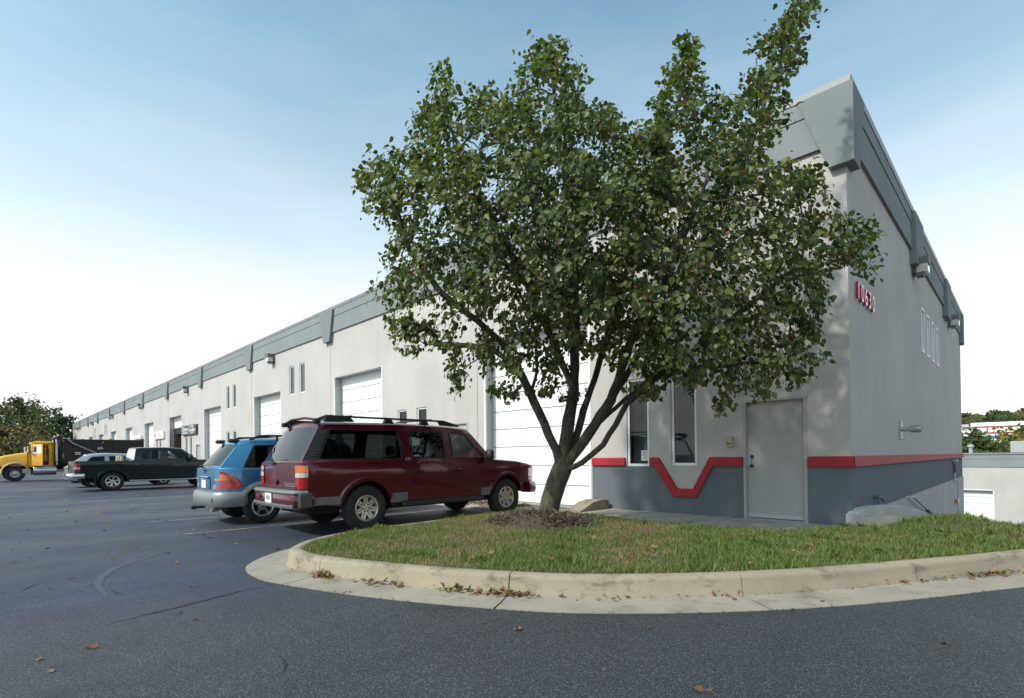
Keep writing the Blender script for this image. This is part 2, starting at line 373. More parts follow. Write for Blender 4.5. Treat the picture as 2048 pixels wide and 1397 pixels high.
def bark_mat():
    m, nt, b, o = nodes('bark'); b.inputs['Roughness'].default_value = .92
    v = coord(nt, (1, 1, .22)); f = noise(nt, v, 26, 7, .7); c = ramp(nt, f, [(.3, (.028, .024, .021)), (.55, (.085, .075, .064)), (.8, (.17, .155, .135))])
    sx = N(nt, 'ShaderNodeSeparateXYZ'); nt.links.new(coord(nt), sx.inputs[0])
    hz = N(nt, 'ShaderNodeMapRange'); hz.inputs[1].default_value = 1.7; hz.inputs[2].default_value = .7; nt.links.new(sx.outputs[2], hz.inputs[0])
    li = ramp(nt, noise(nt, coord(nt), 5.5, 7, .72), [(.47, (0, 0, 0)), (.6, (1, 1, 1))])
    k = N(nt, 'ShaderNodeMath', operation='MULTIPLY'); nt.links.new(hz.outputs[0], k.inputs[0]); nt.links.new(li, k.inputs[1])
    k2 = N(nt, 'ShaderNodeMath', operation='MULTIPLY'); nt.links.new(k.outputs[0], k2.inputs[0]); k2.inputs[1].default_value = .55
    c = mixc(nt, c, (.17, .14, .035), k2.outputs[0]); nt.links.new(c, b.inputs['Base Color'])
    bump(nt, b, f, 1.0, .03); return m
M['bark'] = bark_mat()
M['soil'] = simple('soil', (.07, .058, .035), .95, var=.4, vscale=4, bmp=.4, bscale=30)
M['mulch'] = simple('mulch_base', (.07, .047, .034), .95, var=.4, vscale=20, bmp=.6, bscale=50)
M['field'] = simple('ground', (.09, .10, .045), .95, var=.3, vscale=.05)
M['lowasphalt'] = simple('lower_road', (.06, .06, .065), .85, var=.25, vscale=.3)
M['hillground'] = simple('hill_ground', (.05, .06, .03), .95, var=.3, vscale=.05)
M['white_wall'] = simple('white_cladding', (.74, .75, .76), .6, var=.03, vscale=.1)
M['bluestripe'] = simple('blue_stripe', (.03, .13, .42), .5, var=.05)
exec_parts = []
# ------------------------------------------------------------------ ground, roads, kerb
XC, YF = -2.143, 10.40            # building corner; long facade lies in Y = YF, short one in X = XC
BAY, NB = 9.52, 11
kpath = [(-7.78, 8.35), (-7.78, 6.8), (-7.76, 5.0), (-7.62, 3.6), (-7.25, 2.75), (-6.61, 2.17), (-5.95, 2.02), (-5.36, 2.10), (-4.21, 2.48), (-3.18, 2.98), (-2.44, 3.48), (-1.58, 4.38), (-.88, 5.36), (-.04, 6.83), (1.2, 9.0), (3.5, 11.3), (8, 13.3), (20, 15), (60, 16)]
KP = [Vector((p.x, p.y)) for p in catmull([(x, y, 0) for x, y in kpath], 8)]
def offset_path(P, d):
    out = []
    for i in range(len(P)):
        t = (P[min(i+1, len(P)-1)]-P[max(i-1, 0)]).normalized(); out.append(P[i]+Vector((-t.y, t.x))*d)
    return out
s = MB()
poly = [(-180, -70), (70, -70), (70, 16)] + [(p.x, p.y) for p in reversed(KP)] + [(-7.78, 8.5), (-11.8, 8.5), (-180, 8.5)]
s.add([(x, y, 0) for x, y in poly], [tuple(range(len(poly)))])
s.box(-180, -7.9, 8.5, 10.40, -.5, 0)
me = bpy.data.meshes.new('asphalt')
bm = bmesh.new(); vs = [bm.verts.new((x, y, 0)) for x, y in poly]; bm.faces.new(vs)
vs = [bm.verts.new(p) for p in ((-180, 8.5, 0), (-11.8, 8.5, 0), (-11.8, 10.42, 0), (-180, 10.42, 0))]; bm.faces.new(vs)
bmesh.ops.triangulate(bm, faces=bm.faces); bmesh.ops.recalc_face_normals(bm, faces=bm.faces)
for f in bm.faces:
    if f.normal.z < 0: f.normal_flip()
bm.to_mesh(me); bm.free()
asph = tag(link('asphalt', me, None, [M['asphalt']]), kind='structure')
# cracks, worn tracks, parking lines: thin sheets above the asphalt
def ribbon(name, pts, w, z, mat, parent=asph, jit=0.0, taper=False):
    P = [Vector((p[0], p[1])) for p in pts]; s = MB(); vs = []; n = len(P)
    for i in range(n):
        t = (P[min(i+1, n-1)]-P[max(i-1, 0)]).normalized(); nn = Vector((-t.y, t.x)); k = w/2*(1+random.uniform(-jit, jit))
        if taper: k *= max(.12, math.sin(math.pi*i/(n-1)))
        vs += [(P[i].x+nn.x*k, P[i].y+nn.y*k, z), (P[i].x-nn.x*k, P[i].y-nn.y*k, z)]
    s.add(vs, [(2*i, 2*i+1, 2*i+3, 2*i+2) for i in range(n-1)])
    return s.build(name, mat, parent)
def gp(px): return [(onz(x, y).x, onz(x, y).y) for x, y in px]
def wiggle(pts, k=5, a=.02):
    out = []
    for (x0, y0), (x1, y1) in zip(pts, pts[1:]):
        L = math.hypot(x1-x0, y1-y0)
        for j in range(k):
            t = j/k; out.append((lerp(x0, x1, t)+random.uniform(-a, a)*L, lerp(y0, y1, t)+random.uniform(-a, a)*L))
    out.append(pts[-1]); return out
for px, w in ([[(570, 1166), (480, 1184), (360, 1214), (270, 1236), (190, 1255)], .022], [[(40, 1184), (62, 1174), (76, 1169)], .02], [[(138, 1161), (150, 1154)], .018], [[(96, 1176), (108, 1182)], .014], [[(218, 1178), (232, 1186), (250, 1191)], .02], [[(172, 1150), (182, 1147)], .014], [[(0, 1188), (8, 1186)], .02], [[(158, 1181), (166, 1184)], .016], [[(560, 1310), (572, 1330), (566, 1348)], .012]):
    ribbon('crack', wiggle(gp(px)), w, .004, M['crack'], jit=.5, taper=True)
for px, w in ([[(90, 984), (118, 998), (165, 1014), (205, 1032), (240, 1043)], .10], [[(300, 1040), (330, 1043), (420, 1044)], .05]):
    ribbon('crack', wiggle(gp(px), 6), w, .004, M['sandcrack'], jit=.6, taper=True)
ribbon('tyre_scuff', catmull([(p[0], p[1], 0) for p in gp([(338, 1107), (290, 1118), (240, 1133), (206, 1152), (197, 1170), (205, 1185), (220, 1197)])], 5), .09, .003, M['skid'], jit=.3, taper=True)
for k in range(12):
    x = -10.12-k*2.53; ribbon('parking_line', [(x-.12, 2.35), (x, 5.0), (x, 7.6)], .075, .004, M['line'])
# kerb and gutter: one thing, cast in sections between the joints
kerb = tag(empty('curb', (0, 0, 0)), 'pale concrete kerb with gutter curving around the grass island', 'kerb')
cum = [0]
for a, b in zip(KP, KP[1:]): cum.append(cum[-1]+(b-a).length)
def at_s(sv):
    for i in range(len(cum)-1):
        if sv <= cum[i+1]: return KP[i]+(KP[i+1]-KP[i])*((sv-cum[i])/max(1e-6, cum[i+1]-cum[i]))
    return KP[-1]
def s_of(px, z):
    q = onz(px[0], px[1], z); q = Vector((q.x, q.y)); return cum[min(range(len(KP)), key=lambda i: (KP[i]-q).length)]
joints = [0, 3.0, s_of((565, 1170), 0), s_of((989, 1218), 0), s_of((1550, 1219), 0), s_of((1921, 1189), 0)]
while joints[-1]+3 < min(cum[-1], 40): joints.append(joints[-1]+3.0)
prof_c = [(.43, -.08), (.43, .012), (.445, .03), (.462, .145), (.475, .172), (.505, .188), (.56, .19), (.60, .188), (.615, .175), (.62, -.08)]
prof_g = [(0, -.08), (0, .006), (.2, .002), (.43, .011), (.43, -.08)]
for a, b in zip(joints, joints[1:]):
    n = max(4, int((b-a)/.16)); pp = [at_s(a+.009+(b-a-.018)*i/n) for i in range(n+1)]
    s = MB().sweep(pp, prof_c); c = s.build('curb_section', M['curb'], kerb, 40)
    s = MB().sweep(pp, prof_g); s.build('gutter_section', M['gutter'], kerb, 40)
MB().sweep([at_s(.05+(cum[-1]*.6)*i/150) for i in range(151)], [(.02, -.1), (.02, -.004), (.6, -.004), (.6, -.1)]).build('joint_bed', M['crack'], kerb)
# lawn surface: lofted between the kerb back and the pavement / crest line
Bk = {0: (-7.1, 8.30), 2: (-6.9, 8.30), 4: (-6.0, 8.30), 6: (-4.9, 8.32), 8: (-3.7, 8.36), 10: (-2.45, 8.5), 11: (-1.95, 9.0), 12: (-1.2, 10.15), 13: (-.5, 10.7), 14: (.8, 12.0), 15: (2.5, 14.5), 16: (7, 17), 17: (19, 19), 18: (60, 20)}
keys = sorted(Bk)
def Bpt(u):
    for a, b in zip(keys, keys[1:]):
        if u <= b: t = (u-a)/(b-a); return Vector((lerp(Bk[a][0], Bk[b][0], t), lerp(Bk[a][1], Bk[b][1], t)))
    return Vector(Bk[18])
TREE = onz(1092, 1037, .30); TREE = Vector((TREE.x-.05, TREE.y+.10, 0))
def hz(x, y):
    d2 = (x-TREE.x)**2+(y-TREE.y)**2
    z = .17 + .10*math.exp(-d2/2.2) + .035*math.sin(x*1.7+y)*math.sin(y*1.3)
    z += .13*math.exp(-((x+.8)**2+(y-10.2)**2)/.45) - .02*max(0, min(1, (x+3.2)/2.2))
    return z
LF = offset_path(KP, .61); LN = 18; NU = len(LF)
def lawn_pt(i, j):
    u = i/8; f = LF[i]; b = Bpt(u); t = j/LN; p = f+(b-f)*t; z = hz(p.x, p.y)
    if t < .08: z = lerp(.165, z, t/.08)
    if u < 11 and t > .8: z = lerp(z, .045, ((t-.8)/.2)**1.5)
    return Vector((p.x, p.y, z))
G = [[lawn_pt(i, j) for j in range(LN+1)] for i in range(NU)]
s = MB(); s.add([v for row in G for v in row], [(i*(LN+1)+j, (i+1)*(LN+1)+j, (i+1)*(LN+1)+j+1, i*(LN+1)+j+1) for i in range(NU-1) for j in range(LN)])
lawn = tag(s.build('lawn_soil', M['soil'], None, 60), kind='structure')
# slope falling away behind the crest, lower ground, fields
s = MB(); rows = []
for i in range(11*8, NU):
    a = G[i][LN]; d = (Bpt(i/8)-LF[i]).normalized(); d = Vector((max(d.x, -.1)+.35, max(d.y, .5))).normalized()
    rows.append([(a.x+d.x*q, a.y+d.y*q, max(-6.2, a.z-.02*q-dz)) for q, dz in ((0, 0), (.4, .03), (1, .18), (2, .6), (4, 1.7), (8, 3.8), (13, 6.6))])
w7 = 7
s.add([v for r_ in rows for v in r_], [(i*w7+j, (i+1)*w7+j, (i+1)*w7+j+1, i*w7+j+1) for i in range(len(rows)-1) for j in range(6)])
tag(s.build('slope', M['field'], None, 60), kind='structure')
s = MB(); s.quad((-1800, -1800, -.04), (1800, -1800, -.04), (1800, -60, -.04), (-1800, -60, -.04)).quad((-1800, -60, -.04), (-118, -60, -.04), (-118, 31, -.04), (-1800, 31, -.04)); s.quad((-1800, 31, -.04), (-118, 31, -.04), (-118, 1800, -.04), (-1800, 1800, -.04))
tag(s.build('ground', M['field']), kind='structure')
s = MB().quad((-118, 10.5, -6.2), (1800, 10.5, -6.2), (1800, 1800, -6.2), (-118, 1800, -6.2)); tag(s.build('lower_ground', M['lowasphalt']), kind='structure')
# pavement slabs before the corner unit and the door apron
pav = tag(empty('sidewalk', (-5, 9.4, 0)), kind='structure')
def slab(x0, x1, y0, y1, z=.03):
    MB().box(x0+.006+5, x1-.006+5, y0+.006-9.4, y1-.006-9.4, -.15, z+random.uniform(-.002, .002), bev=.008).build('slab', M['slab'], pav)
xs = [-7.45, -5.95, -4.45, -3.35, -2.0]
for a, b in zip(xs, xs[1:]): slab(a, b, 8.2, YF-.004)
slab(-2.0, -.75, 9.45, 10.9, .032); slab(XC+.006, -1.3, 10.9, 12.6, .05)
for k in range(3): slab(-11.75+k*1.43, -11.75+(k+1)*1.43, 8.5, YF-.004, .016)
MB().box(-12.5, -1.4, -1.15, .97, -.16, -.012).build('slab_bed', M['crack'], pav)

# ------------------------------------------------------------------ the warehouse
WH = empty('warehouse', (0, 0, 0))
tag(WH, 'long grey stucco warehouse numbered 10630 with white roll-up doors and red band', 'building')
def wall_grid(mb, u0, u1, z0, z1, openings, mp, us=(), zs=(), mi=0, mj=1):
    U = sorted({u0, u1, *us, *[q for o in openings for q in o[:2]]}); Z = sorted({z0, z1, *zs, *[q for o in openings for q in o[2:4]]})
    for a, b in zip(U, U[1:]):
        for c, d in zip(Z, Z[1:]):
            um, zm = (a+b)/2, (c+d)/2
            if any(o[0] < um < o[1] and o[2] < zm < o[3] for o in openings): continue
            mb.quad(mp(a, c, 0), mp(b, c, 0), mp(b, d, 0), mp(a, d, 0), mi)
    for o in openings:
        a, b, c, d, k = o
        mb.quad(mp(a, c, 0), mp(a, d, 0), mp(a, d, k), mp(a, c, k), mj); mb.quad(mp(b, c, 0), mp(b, d, 0), mp(b, d, k), mp(b, c, k), mj)
        mb.quad(mp(a, d, 0), mp(b, d, 0), mp(b, d, k), mp(a, d, k), mj); mb.quad(mp(a, c, 0), mp(b, c, 0), mp(b, c, k), mp(a, c, k), mj)
mL = lambda u, z, d: (u, YF+d, z)
mR = lambda u, z, d: (XC-d, u, z)
ZT = 7.62; XE = -116.8
gl_left = [-11.45-BAY*k for k in range(NB)]
GD = .34; ops = []; wins = []; doors = []; gar = []
for k, g in enumerate(gl_left):
    o = (g, g+3.86, -.3, 4.70, GD); ops.append(o); gar.append((k, g))
    if k != 0:
        wl_ = [(g+4.88, g+5.46, 1.03, 2.98), (g+6.06, g+6.64, 1.03, 2.98)]
    else: wl_ = [(-6.57, -6.0, 1.03, 3.02), (-5.47, -4.89, 1.05, 3.02)]
    if k in (2, 3, 8, 9): wl_ += [(g+4.88, g+5.46, 4.37, 5.77), (g+6.06, g+6.64, 4.37, 5.77)]
    for w in wl_: ops.append((*w, .10)); wins.append((k, w))
    dr = (-3.94, -2.82, .03, 2.33) if k == 0 else (g+7.72, g+8.76, .03, 2.36)
    ops.append((*dr, .09)); doors.append((k, dr))
s = MB(); wall_grid(s, XE, XC, -.3, ZT, ops, mL, us=[g-.3 for g in gl_left])
s.build('wall', [M['wall'], M['jamb']], WH)
YE = 31.7
ropen = [(a, b, 4.22, 5.51, .10) for a, b in ((19.08, 19.68), (20.22, 20.82), (21.44, 22.02), (22.58, 23.18))]
s = MB(); wall_grid(s, YF, YE, -6.3, ZT, ropen, mR, zs=[.18]); s.build('wall', [M['wall'], M['jamb']], WH)
s = MB(); s.quad((XE, YF, -.3), (XE, YE, -.3), (XE, YE, ZT), (XE, YF, ZT)).quad((XE, YE, -6.3), (XC, YE, -6.3), (XC, YE, ZT), (XE, YE, ZT)); s.quad((XE, YF, 7.55), (XC, YF, 7.55), (XC, YE, 7.55), (XE, YE, 7.55)); s.build('wall', M['wall'], WH)
# stucco control joints
for g in gl_left:
    MB().box(g-.305, g-.295, YF-.004, YF+.002, -.05, 6.3).build('joint', M['groove'], WH)
# fascia panels, groove and coping
def fascia(u0, u1, mp, name='fascia'):
    s = MB()
    for z0, z1, d in ((6.65, 7.285, -.06), (7.30, ZT, -.075)):
        a = [mp(u0, z0, d), mp(u1, z0, d), mp(u1, z1, d), mp(u0, z1, d)]; b = [mp(u0, z0, .02), mp(u1, z0, .02), mp(u1, z1, .02), mp(u0, z1, .02)]
        s.add(a+b, [(0, 1, 2, 3), (0, 1, 5, 4), (3, 2, 6, 7), (0, 3, 7, 4), (1, 2, 6, 5)])
    s.build(name, M['fascia'], WH)
for k in range(NB):
    a = gl_left[k]-.30; b = (gl_left[k-1]-.30 if k else XC-.0); fascia(a, b, mL)
fascia(XE, gl_left[-1]-.30, mL)
for a, b in ((YF, 17.75), (17.75, 25.2), (25.2, YE)): fascia(a, b, mR)
MB().sweep([(XE, YE), (XE, YF), (XC, YF), (XC, YE)], [(-.09, ZT-.02), (-.10, ZT+.10), (.25, ZT+.13), (.25, ZT-.02)]).build('coping', M['coping'], WH)
for k in range(NB*3):
    x = XC-1.6-k*3.1
    MB().box(x-.012, x+.012, YF-.104, YF-.08, ZT-.015, ZT+.10).build('coping_joint', M['coping'], WH)
# tapered brackets
def bracket(cu, mp, wt=.60, wb=.28, z0=6.27, z1=ZT-.03, d=-.16):
    s = MB(); A = [mp(cu-wt, z1, d), mp(cu+wt, z1, d), mp(cu+wb, z0, d), mp(cu-wb, z0, d)]; B = [mp(cu-wt, z1, .01), mp(cu+wt, z1, .01), mp(cu+wb, z0, .01), mp(cu-wb, z0, .01)]
    s.add(A+B, [(0, 1, 2, 3), (0, 1, 5, 4), (1, 2, 6, 5), (2, 3, 7, 6), (3, 0, 4, 7)]); s.build('bracket', M['pilaster'], WH)
for g in gl_left: bracket(g-.38, mL)
bracket(17.75, mR, .75, .55); bracket(25.2, mR, .75, .55)
def corner_bracket(yc, sgn):
    s = MB(); d = .14; zb, zt = 6.23, ZT-.03
    if sgn > 0:   # near corner: wraps both faces
        lt, lb, rt, rb = -2.86, -2.38, 11.15, 10.72; x1 = XC+d; y0 = YF-d
        s.add([(lt, y0, zt), (x1, y0, zt), (x1, y0, zb), (lb, y0, zb), (lt, YF, zt), (lb, YF, zb), (x1, rt, zt), (x1, rb, zb), (XC, rt, zt), (XC, rb, zb), (XC, YF, zb), (XC, YF, zt)],
              [(0, 1, 2, 3), (0, 3, 5, 4), (1, 6, 7, 2), (6, 8, 9, 7), (3, 2, 7, 9, 10, 5), (0, 4, 11, 8, 6, 1)])
    else:
        s.box(XC-.4, XC+d, YE-.55, YE+d, zb, zt)
    s.build('corner_bracket', M['pilaster'], WH)
corner_bracket(YF, 1); corner_bracket(YE, -1)
# red band and lower paint on the corner unit
TH = .055
def band_poly(poly):
    """poly in (x,z): upper chain then lower chain; front slightly smaller at the top for the weathered bevel"""
    n = len(poly)//2; up = poly[:n]; lo = poly[n:][::-1]; s = MB()
    for i in range(n-1):
        (a0, a1), (b0, b1) = up[i], up[i+1]; (c0, c1), (e0, e1) = lo[i], lo[i+1]
        Bv = .03
        f = [(c0, YF-TH, c1), (e0, YF-TH, e1), (b0, YF-TH, b1-Bv), (a0, YF-TH, a1-Bv)]
        t = [(a0, YF-.004, a1), (b0, YF-.004, b1)]; l = [(c0, YF-.004, c1), (e0, YF-.004, e1)]
        s.add(f+t+l, [(0, 1, 2, 3), (3, 2, 5, 4), (0, 1, 7, 6)])
        if i == 0: s.add([f[0], f[3], t[0], l[0]], [(0, 1, 2, 3)])
        if i == n-2: s.add([f[1], f[2], t[1], l[1]], [(0, 1, 2, 3)])
    s.build('red_band', M['red'], WH)
bt, bb = 1.225, 1.045
band_poly([(-7.53, bt), (-6.60, bt), (-6.60, bb), (-7.53, bb)])
up = [(-5.97, bt), (-5.75, bt), (-5.32, .565), (-4.98, .565), (-4.62, bt), (-3.95, bt)]
lo = [(-5.97, bb), (-5.855, bb), (-5.42, .39), (-4.905, .39), (-4.535, bb), (-3.95, bb)]
band_poly(up+lo[::-1])
band_poly([(-2.80, bt), (XC+TH, bt), (XC+TH, bb), (-2.80, bb)])
s = MB(); a = XC+TH
s.add([(a, YF-TH, bb), (a, YE+.02, bb), (a, YE+.02, bt-.03), (a, YF-TH, bt-.03), (XC+.003, YF-.004, bt), (XC+.003, YE+.02, bt), (XC+.003, YF-.004, bb), (XC+.003, YE+.02, bb)], [(0, 1, 2, 3), (3, 2, 5, 4), (0, 1, 7, 6), (1, 2, 5, 7)]); s.build('red_band', M['red'], WH)
def paint_sheet(poly, mp, name='lower_paint', mat='dark_wall'):
    s = MB(); s.add([mp(u, z, -.003) for u, z in poly], [tuple(range(len(poly)))]); bm_ = s.mesh(name)
    b2 = bmesh.new(); b2.from_mesh(bm_); bmesh.ops.triangulate(b2, faces=b2.faces); b2.to_mesh(bm_); b2.free(); link(name, bm_, WH, [M[mat]])
paint_sheet([(-7.55, -.1), (-6.57, -.1), (-6.57, 1.03), (-6.6, 1.06), (-7.55, 1.06)], mL)
paint_sheet([(-6.57, -.1), (-3.945, -.1), (-3.945, 1.06)]+[(x, z+.02) for x, z in lo[::-1]][1:]+[(-6.0, 1.06), (-6.0, 1.028), (-6.57, 1.028)], mL)
paint_sheet([(-2.815, -.1), (XC+.003, -.1), (XC+.003, 1.06), (-2.815, 1.06)], mL)
paint_sheet([(YF-.003, .18), (YE, .18), (YE, 1.06), (YF-.003, 1.06)], mR); paint_sheet([(YF-.003, -.1), (13.5, .16), (13.5, .18), (YF-.003, .18)], mR)
s = MB(); s.box(XC-.05, XC+.035, 13.6, YE-.01, -6.2, .17).build('foundation_wall', M['concrete_wall'], WH)
# roll-up doors: every section a panel of its own
def panel_mesh(w, h):
    n = 8; s = MB(); pr = []
    for i in range(n):
        z = h*i/n; q = h/n
        pr += [(0 if i else .014, z), (0, z+q*.28), (.007, z+q*.36), (.007, z+q*.92)]
    pr += [(.014, h)]
    vs = []
    for d, z in pr: vs += [(0, d, z), (w, d, z)]
    s.add(vs, [(2*i, 2*i+1, 2*i+3, 2*i+2) for i in range(len(pr)-1)])
    return s.mesh('door_panel')
PH = .525; pm = panel_mesh(3.86, PH-.012); pm.materials.append(M['white_door'])
for k, g in gar:
    go = MB().box(g, g+3.86, YF+GD+.03, YF+GD+.05, 3.35 if k == 4 else -.3, 4.7).build('garage_door', M['crack'], WH)
    for q in range(10):
        z = -.02+q*PH
        if k == 4 and z < 3.2: continue
        if z > 4.65: continue
        if k == 4: z += .18
        p = link('door_panel', pm, go); p.location = (g, YF+GD+random.uniform(-.002, .002), z)
    MB().box(g-.008, g+.055, YF-.006, YF+.045, -.05, 4.72).build('jamb_trim', M['white'], WH)
    MB().box(g+3.81, g+3.866, YF-.006, YF+.02, -.05, 4.72).build('jamb_trim', M['white'], WH)
g4 = gl_left[4]
s = MB(); s.quad((g4, YF+.35, -.01), (g4+3.86, YF+.35, -.01), (g4+3.86, YF+9, -.01), (g4, YF+9, -.01)).quad((g4, YF+9, 0), (g4+3.86, YF+9, 0), (g4+3.86, YF+9, 5), (g4, YF+9, 5)).quad((g4, YF+.35, 0), (g4, YF+9, 0), (g4, YF+9, 5), (g4, YF+.35, 5)).quad((g4+3.86, YF+.35, 0), (g4+3.86, YF+9, 0), (g4+3.86, YF+9, 5), (g4+3.86, YF+.35, 5)).quad((g4, YF+.35, 5), (g4+3.86, YF+.35, 5), (g4+3.86, YF+9, 5), (g4, YF+9, 5))
s.build('garage_interior', M['brownroom'], WH)
# windows
def window(a, b, c, d, mp, kind, D0=.035):
    f = MB(); t = .055; D1 = .085
    def bx(u0, u1, z0, z1):
        P = [mp(u, z, dd) for dd in (D0, D1) for u, z in ((u0, z0), (u1, z0), (u1, z1), (u0, z1))]
        f.add(P, [(0, 1, 2, 3), (4, 5, 6, 7), (0, 1, 5, 4), (1, 2, 6, 5), (2, 3, 7, 6), (3, 0, 4, 7)])
    bx(a, b, c, c+t); bx(a, b, d-t, d); bx(a, a+t, c+t, d-t); bx(b-t, b, c+t, d-t)
    fo = f.build('window', M['white'], WH)
    p = MB(); p.quad(mp(a+t, c+t, .065), mp(b-t, c+t, .065), mp(b-t, d-t, .065), mp(a+t, d-t, .065)); p.build('pane', M['win_glass'], fo)
    p = MB(); k = .45 if kind == 'room' else .10
    p.quad(mp(a-.02, c-.02, k), mp(b+.02, c-.02, k), mp(b+.02, d+.02, k), mp(a-.02, d+.02, k))
    for (u0, z0, u1, z1) in ((a, c, a, d), (b, c, b, d), (a, c, b, c), (a, d, b, d)): p.quad(mp(u0, z0, .086), mp(u1, z1, .086), mp(u1, z1, k), mp(u0, z0, k))
    p.build('interior' if kind == 'room' else 'pane_backing', M['room'] if kind == 'room' else M['pane_backing'], fo)
    return fo
M['curtain_reflection'] = simple('curtain_reflection', (.22, .27, .30), .9, var=.5, vscale=2.2)  # curtain tone also paints in the pale blue reflection of the glass
for k, w in wins:
    fo = window(*w, mL, 'room' if (k == 0 or w[2] < 2 and k < 4) else 'pane_backing')
    if k == 0 and w[0] < -6: MB().box(w[0]+.05, w[1]-.05, YF+.2, YF+.22, w[2], w[3]).build('curtain_reflection', M['curtain_reflection'], fo)
for o in ropen: window(*o[:4], mR, 'pane_backing', -.02)
# personnel doors
for k, (a, b, c, d) in doors:
    do = MB().box(a+.05, b-.05, YF+.055, YF+.095, c+.03, d-.05).build('door', M['man_door'], WH)
    s = MB().box(a, a+.05, YF-.012, YF+.09, c, d).box(b-.05, b, YF-.012, YF+.09, c, d).box(a+.05, b-.05, YF-.012, YF+.09, d-.05, d); s.build('door_frame', M['man_door'], do)
    s = MB()
    for z in (.45, 1.2, 2.0): s.tube([(b-.055, YF+.045, z), (b-.055, YF+.045, z+.13)], .011, 8)
    s.build('hinge', M['man_door'], do)
    MB().box(a+.055, b-.055, YF+.038, YF+.06, c+.03, c+.10).build('kick_strip', M['jamb'], do)
    if k < 6:
        MB().box(a+.03, a+.12, YF+.035, YF+.05, c+1.0, c+1.24, bev=.006).build('latch_guard', M['jamb'], do)
        s = MB().lathe([(0, -.055), (.03, -.05), (.034, -.03), (.018, -.012), (.018, .05)], 14, 'y', (a+.145, YF+.05, c+1.02)).lathe([(0, -.03), (.028, -.03), (.03, .02)], 14, 'y', (a+.145, YF+.05, c+1.2)); s.build('door_knob', M['black'], do, 40)
    MB().box(a-.02, b+.02, YF-.03, YF+.06, -.02, c+.006).build('threshold', M['jamb'], do)
s = MB().box(-4.255, -4.135, YF-.07, YF-.002, 1.42, 1.64, bev=.012).box(-4.235, -4.155, YF-.078, YF-.07, 1.47, 1.50); s.build('mailbox', [M['tan']], WH)
MB().box(-4.238, -4.152, YF-.081, YF-.0785, 1.485, 1.505).build('mail_slot', M['ink'], WH)
# number on the short facade
M['number'] = simple('number_plastic', (.42, .015, .05), .18, var=0, coat=1)
for i_, ch_ in enumerate('10630'): text('house_number', ch_, .45, M['number'], WH, (XC+.035, 10.9+i_*.315, 4.16), (0, 1, 0), (0, 0, 1), .022, 1.05, -.002)
# wall lamps
def wall_lamp(u, z, mp, first=[None]):
    r = empty('wall_lamp', mp(u, z, 0)); 
    def bx(u0, u1, d0, d1, z0, z1, mat, nm):
        P = [Vector(mp(u+a, z+zz, -dd))-Vector(mp(u, z, 0)) for dd in (d0, d1) for a, zz in ((u0, z0), (u1, z0), (u1, z1), (u0, z1))]
        MB().add(P, [(0, 1, 2, 3), (4, 5, 6, 7), (0, 1, 5, 4), (1, 2, 6, 5), (2, 3, 7, 6), (3, 0, 4, 7)]).build(nm, mat, r)
    bx(-.22, .22, .002, .10, -.15, .25, M['grey_plastic'], 'back_box'); bx(-.20, .20, .10, .36, .06, .25, M['grey_plastic'], 'hood'); bx(-.19, .19, .10, .34, -.15, .058, M['lens_clear'], 'lens'); bx(-.16, .16, .08, .24, -.23, -.152, M['grey_plastic'], 'base')
    return r
for u, w_ in ((-27.6, 'between the roll-up door and the paired upper windows'), (-43.9, 'above the black sign'), (-60.2, 'above the white sign past the open bay'), (-76.2, 'on the fourth bracket bay past the open bay'), (-92.4, 'near the far end of the long wall'), (-109.1, 'at the very end of the long wall')):
    tag(wall_lamp(u, 6.42, mL), 'grey box wall light %s' % w_, 'wall lamp', 'wall lights along the warehouse')
tag(wall_lamp(17.7, 6.25, mR), 'grey box wall light under the first bracket on the numbered side', 'wall lamp', 'wall lights along the warehouse')
tag(wall_lamp(26.5, 6.35, mR), 'grey box wall light near the end bracket on the numbered side', 'wall lamp', 'wall lights along the warehouse')
# pipe vent on the short facade
r = tag(empty('wall_vent', (XC, 15.3, 1.8)), 'round metal exhaust pipe sticking out of the numbered wall', 'vent')
MB().box(.002, .03, -.16, .16, -.20, .22).build('plate', M['pipe'], r)
MB().lathe([(.001, .03), (.05, .03), (.05, .20), (.001, .20)], 18, 'x', (0, 0, .03)).build('pipe', M['pipe'], r, 40)
MB().lathe([(.001, .19), (.078, .19), (.084, .21), (.084, .40), (.07, .40), (.07, .33), (.001, .33)], 18, 'x', (0, 0, .03)).build('cap', M['steel'], r, 40)
# small fittings low on the short facade
r = tag(empty('security_light', (XC, 27.3, .88)), 'small light fixture with hanging cable low on the numbered wall', 'light fixture')
MB().box(.002, .16, -.2, .25, 0, .10, bev=.02).build('housing', M['light_plastic'], r); MB().box(.05, .09, .05, .38, -.42, -.06, bev=.01).build('reel', M['black'], r)
MB().tube([(.06, .12, 0), (.07, .1, -.5), (.06, .22, -.9), (.06, .24, -1.5)], .018, 6).build('cable', M['white'], r, 40); MB().box(.03, .15, .12, .4, -1.66, -1.48, bev=.02).build('plug_box', M['lens_amber'], r)
s = MB().box(XC+.002, XC+.10, 26.9, 29.2, .10, .20, bev=.02).box(XC+.002, XC+.07, 28.4, 28.9, -6, .10); tag(s.build('downspout', M['concrete_wall']), 'grey painted downspout with cap at the far end of numbered wall', 'downspout')
r = tag(empty('side_handrail', (XC, 15.8, .2)), 'sloping grey pipe handrail running down beside the numbered wall', 'handrail')
MB().tube([(.0, .0, -.02), (.14, .02, 0), (.15, .15, -.01), (.15, 3.6, -.73), (.15, 5, -1.05)], .028, 8).build('rail', M['pipe'], r, 40); MB().tube([(.15, 2.5, -.52), (.15, 5, -1.03)], .042, 8).build('grip', M['black'], r, 40); MB().tube([(.15, 4.2, -.9), (.15, 4.2, -3)], .022, 8).build('post', M['pipe'], r, 40)
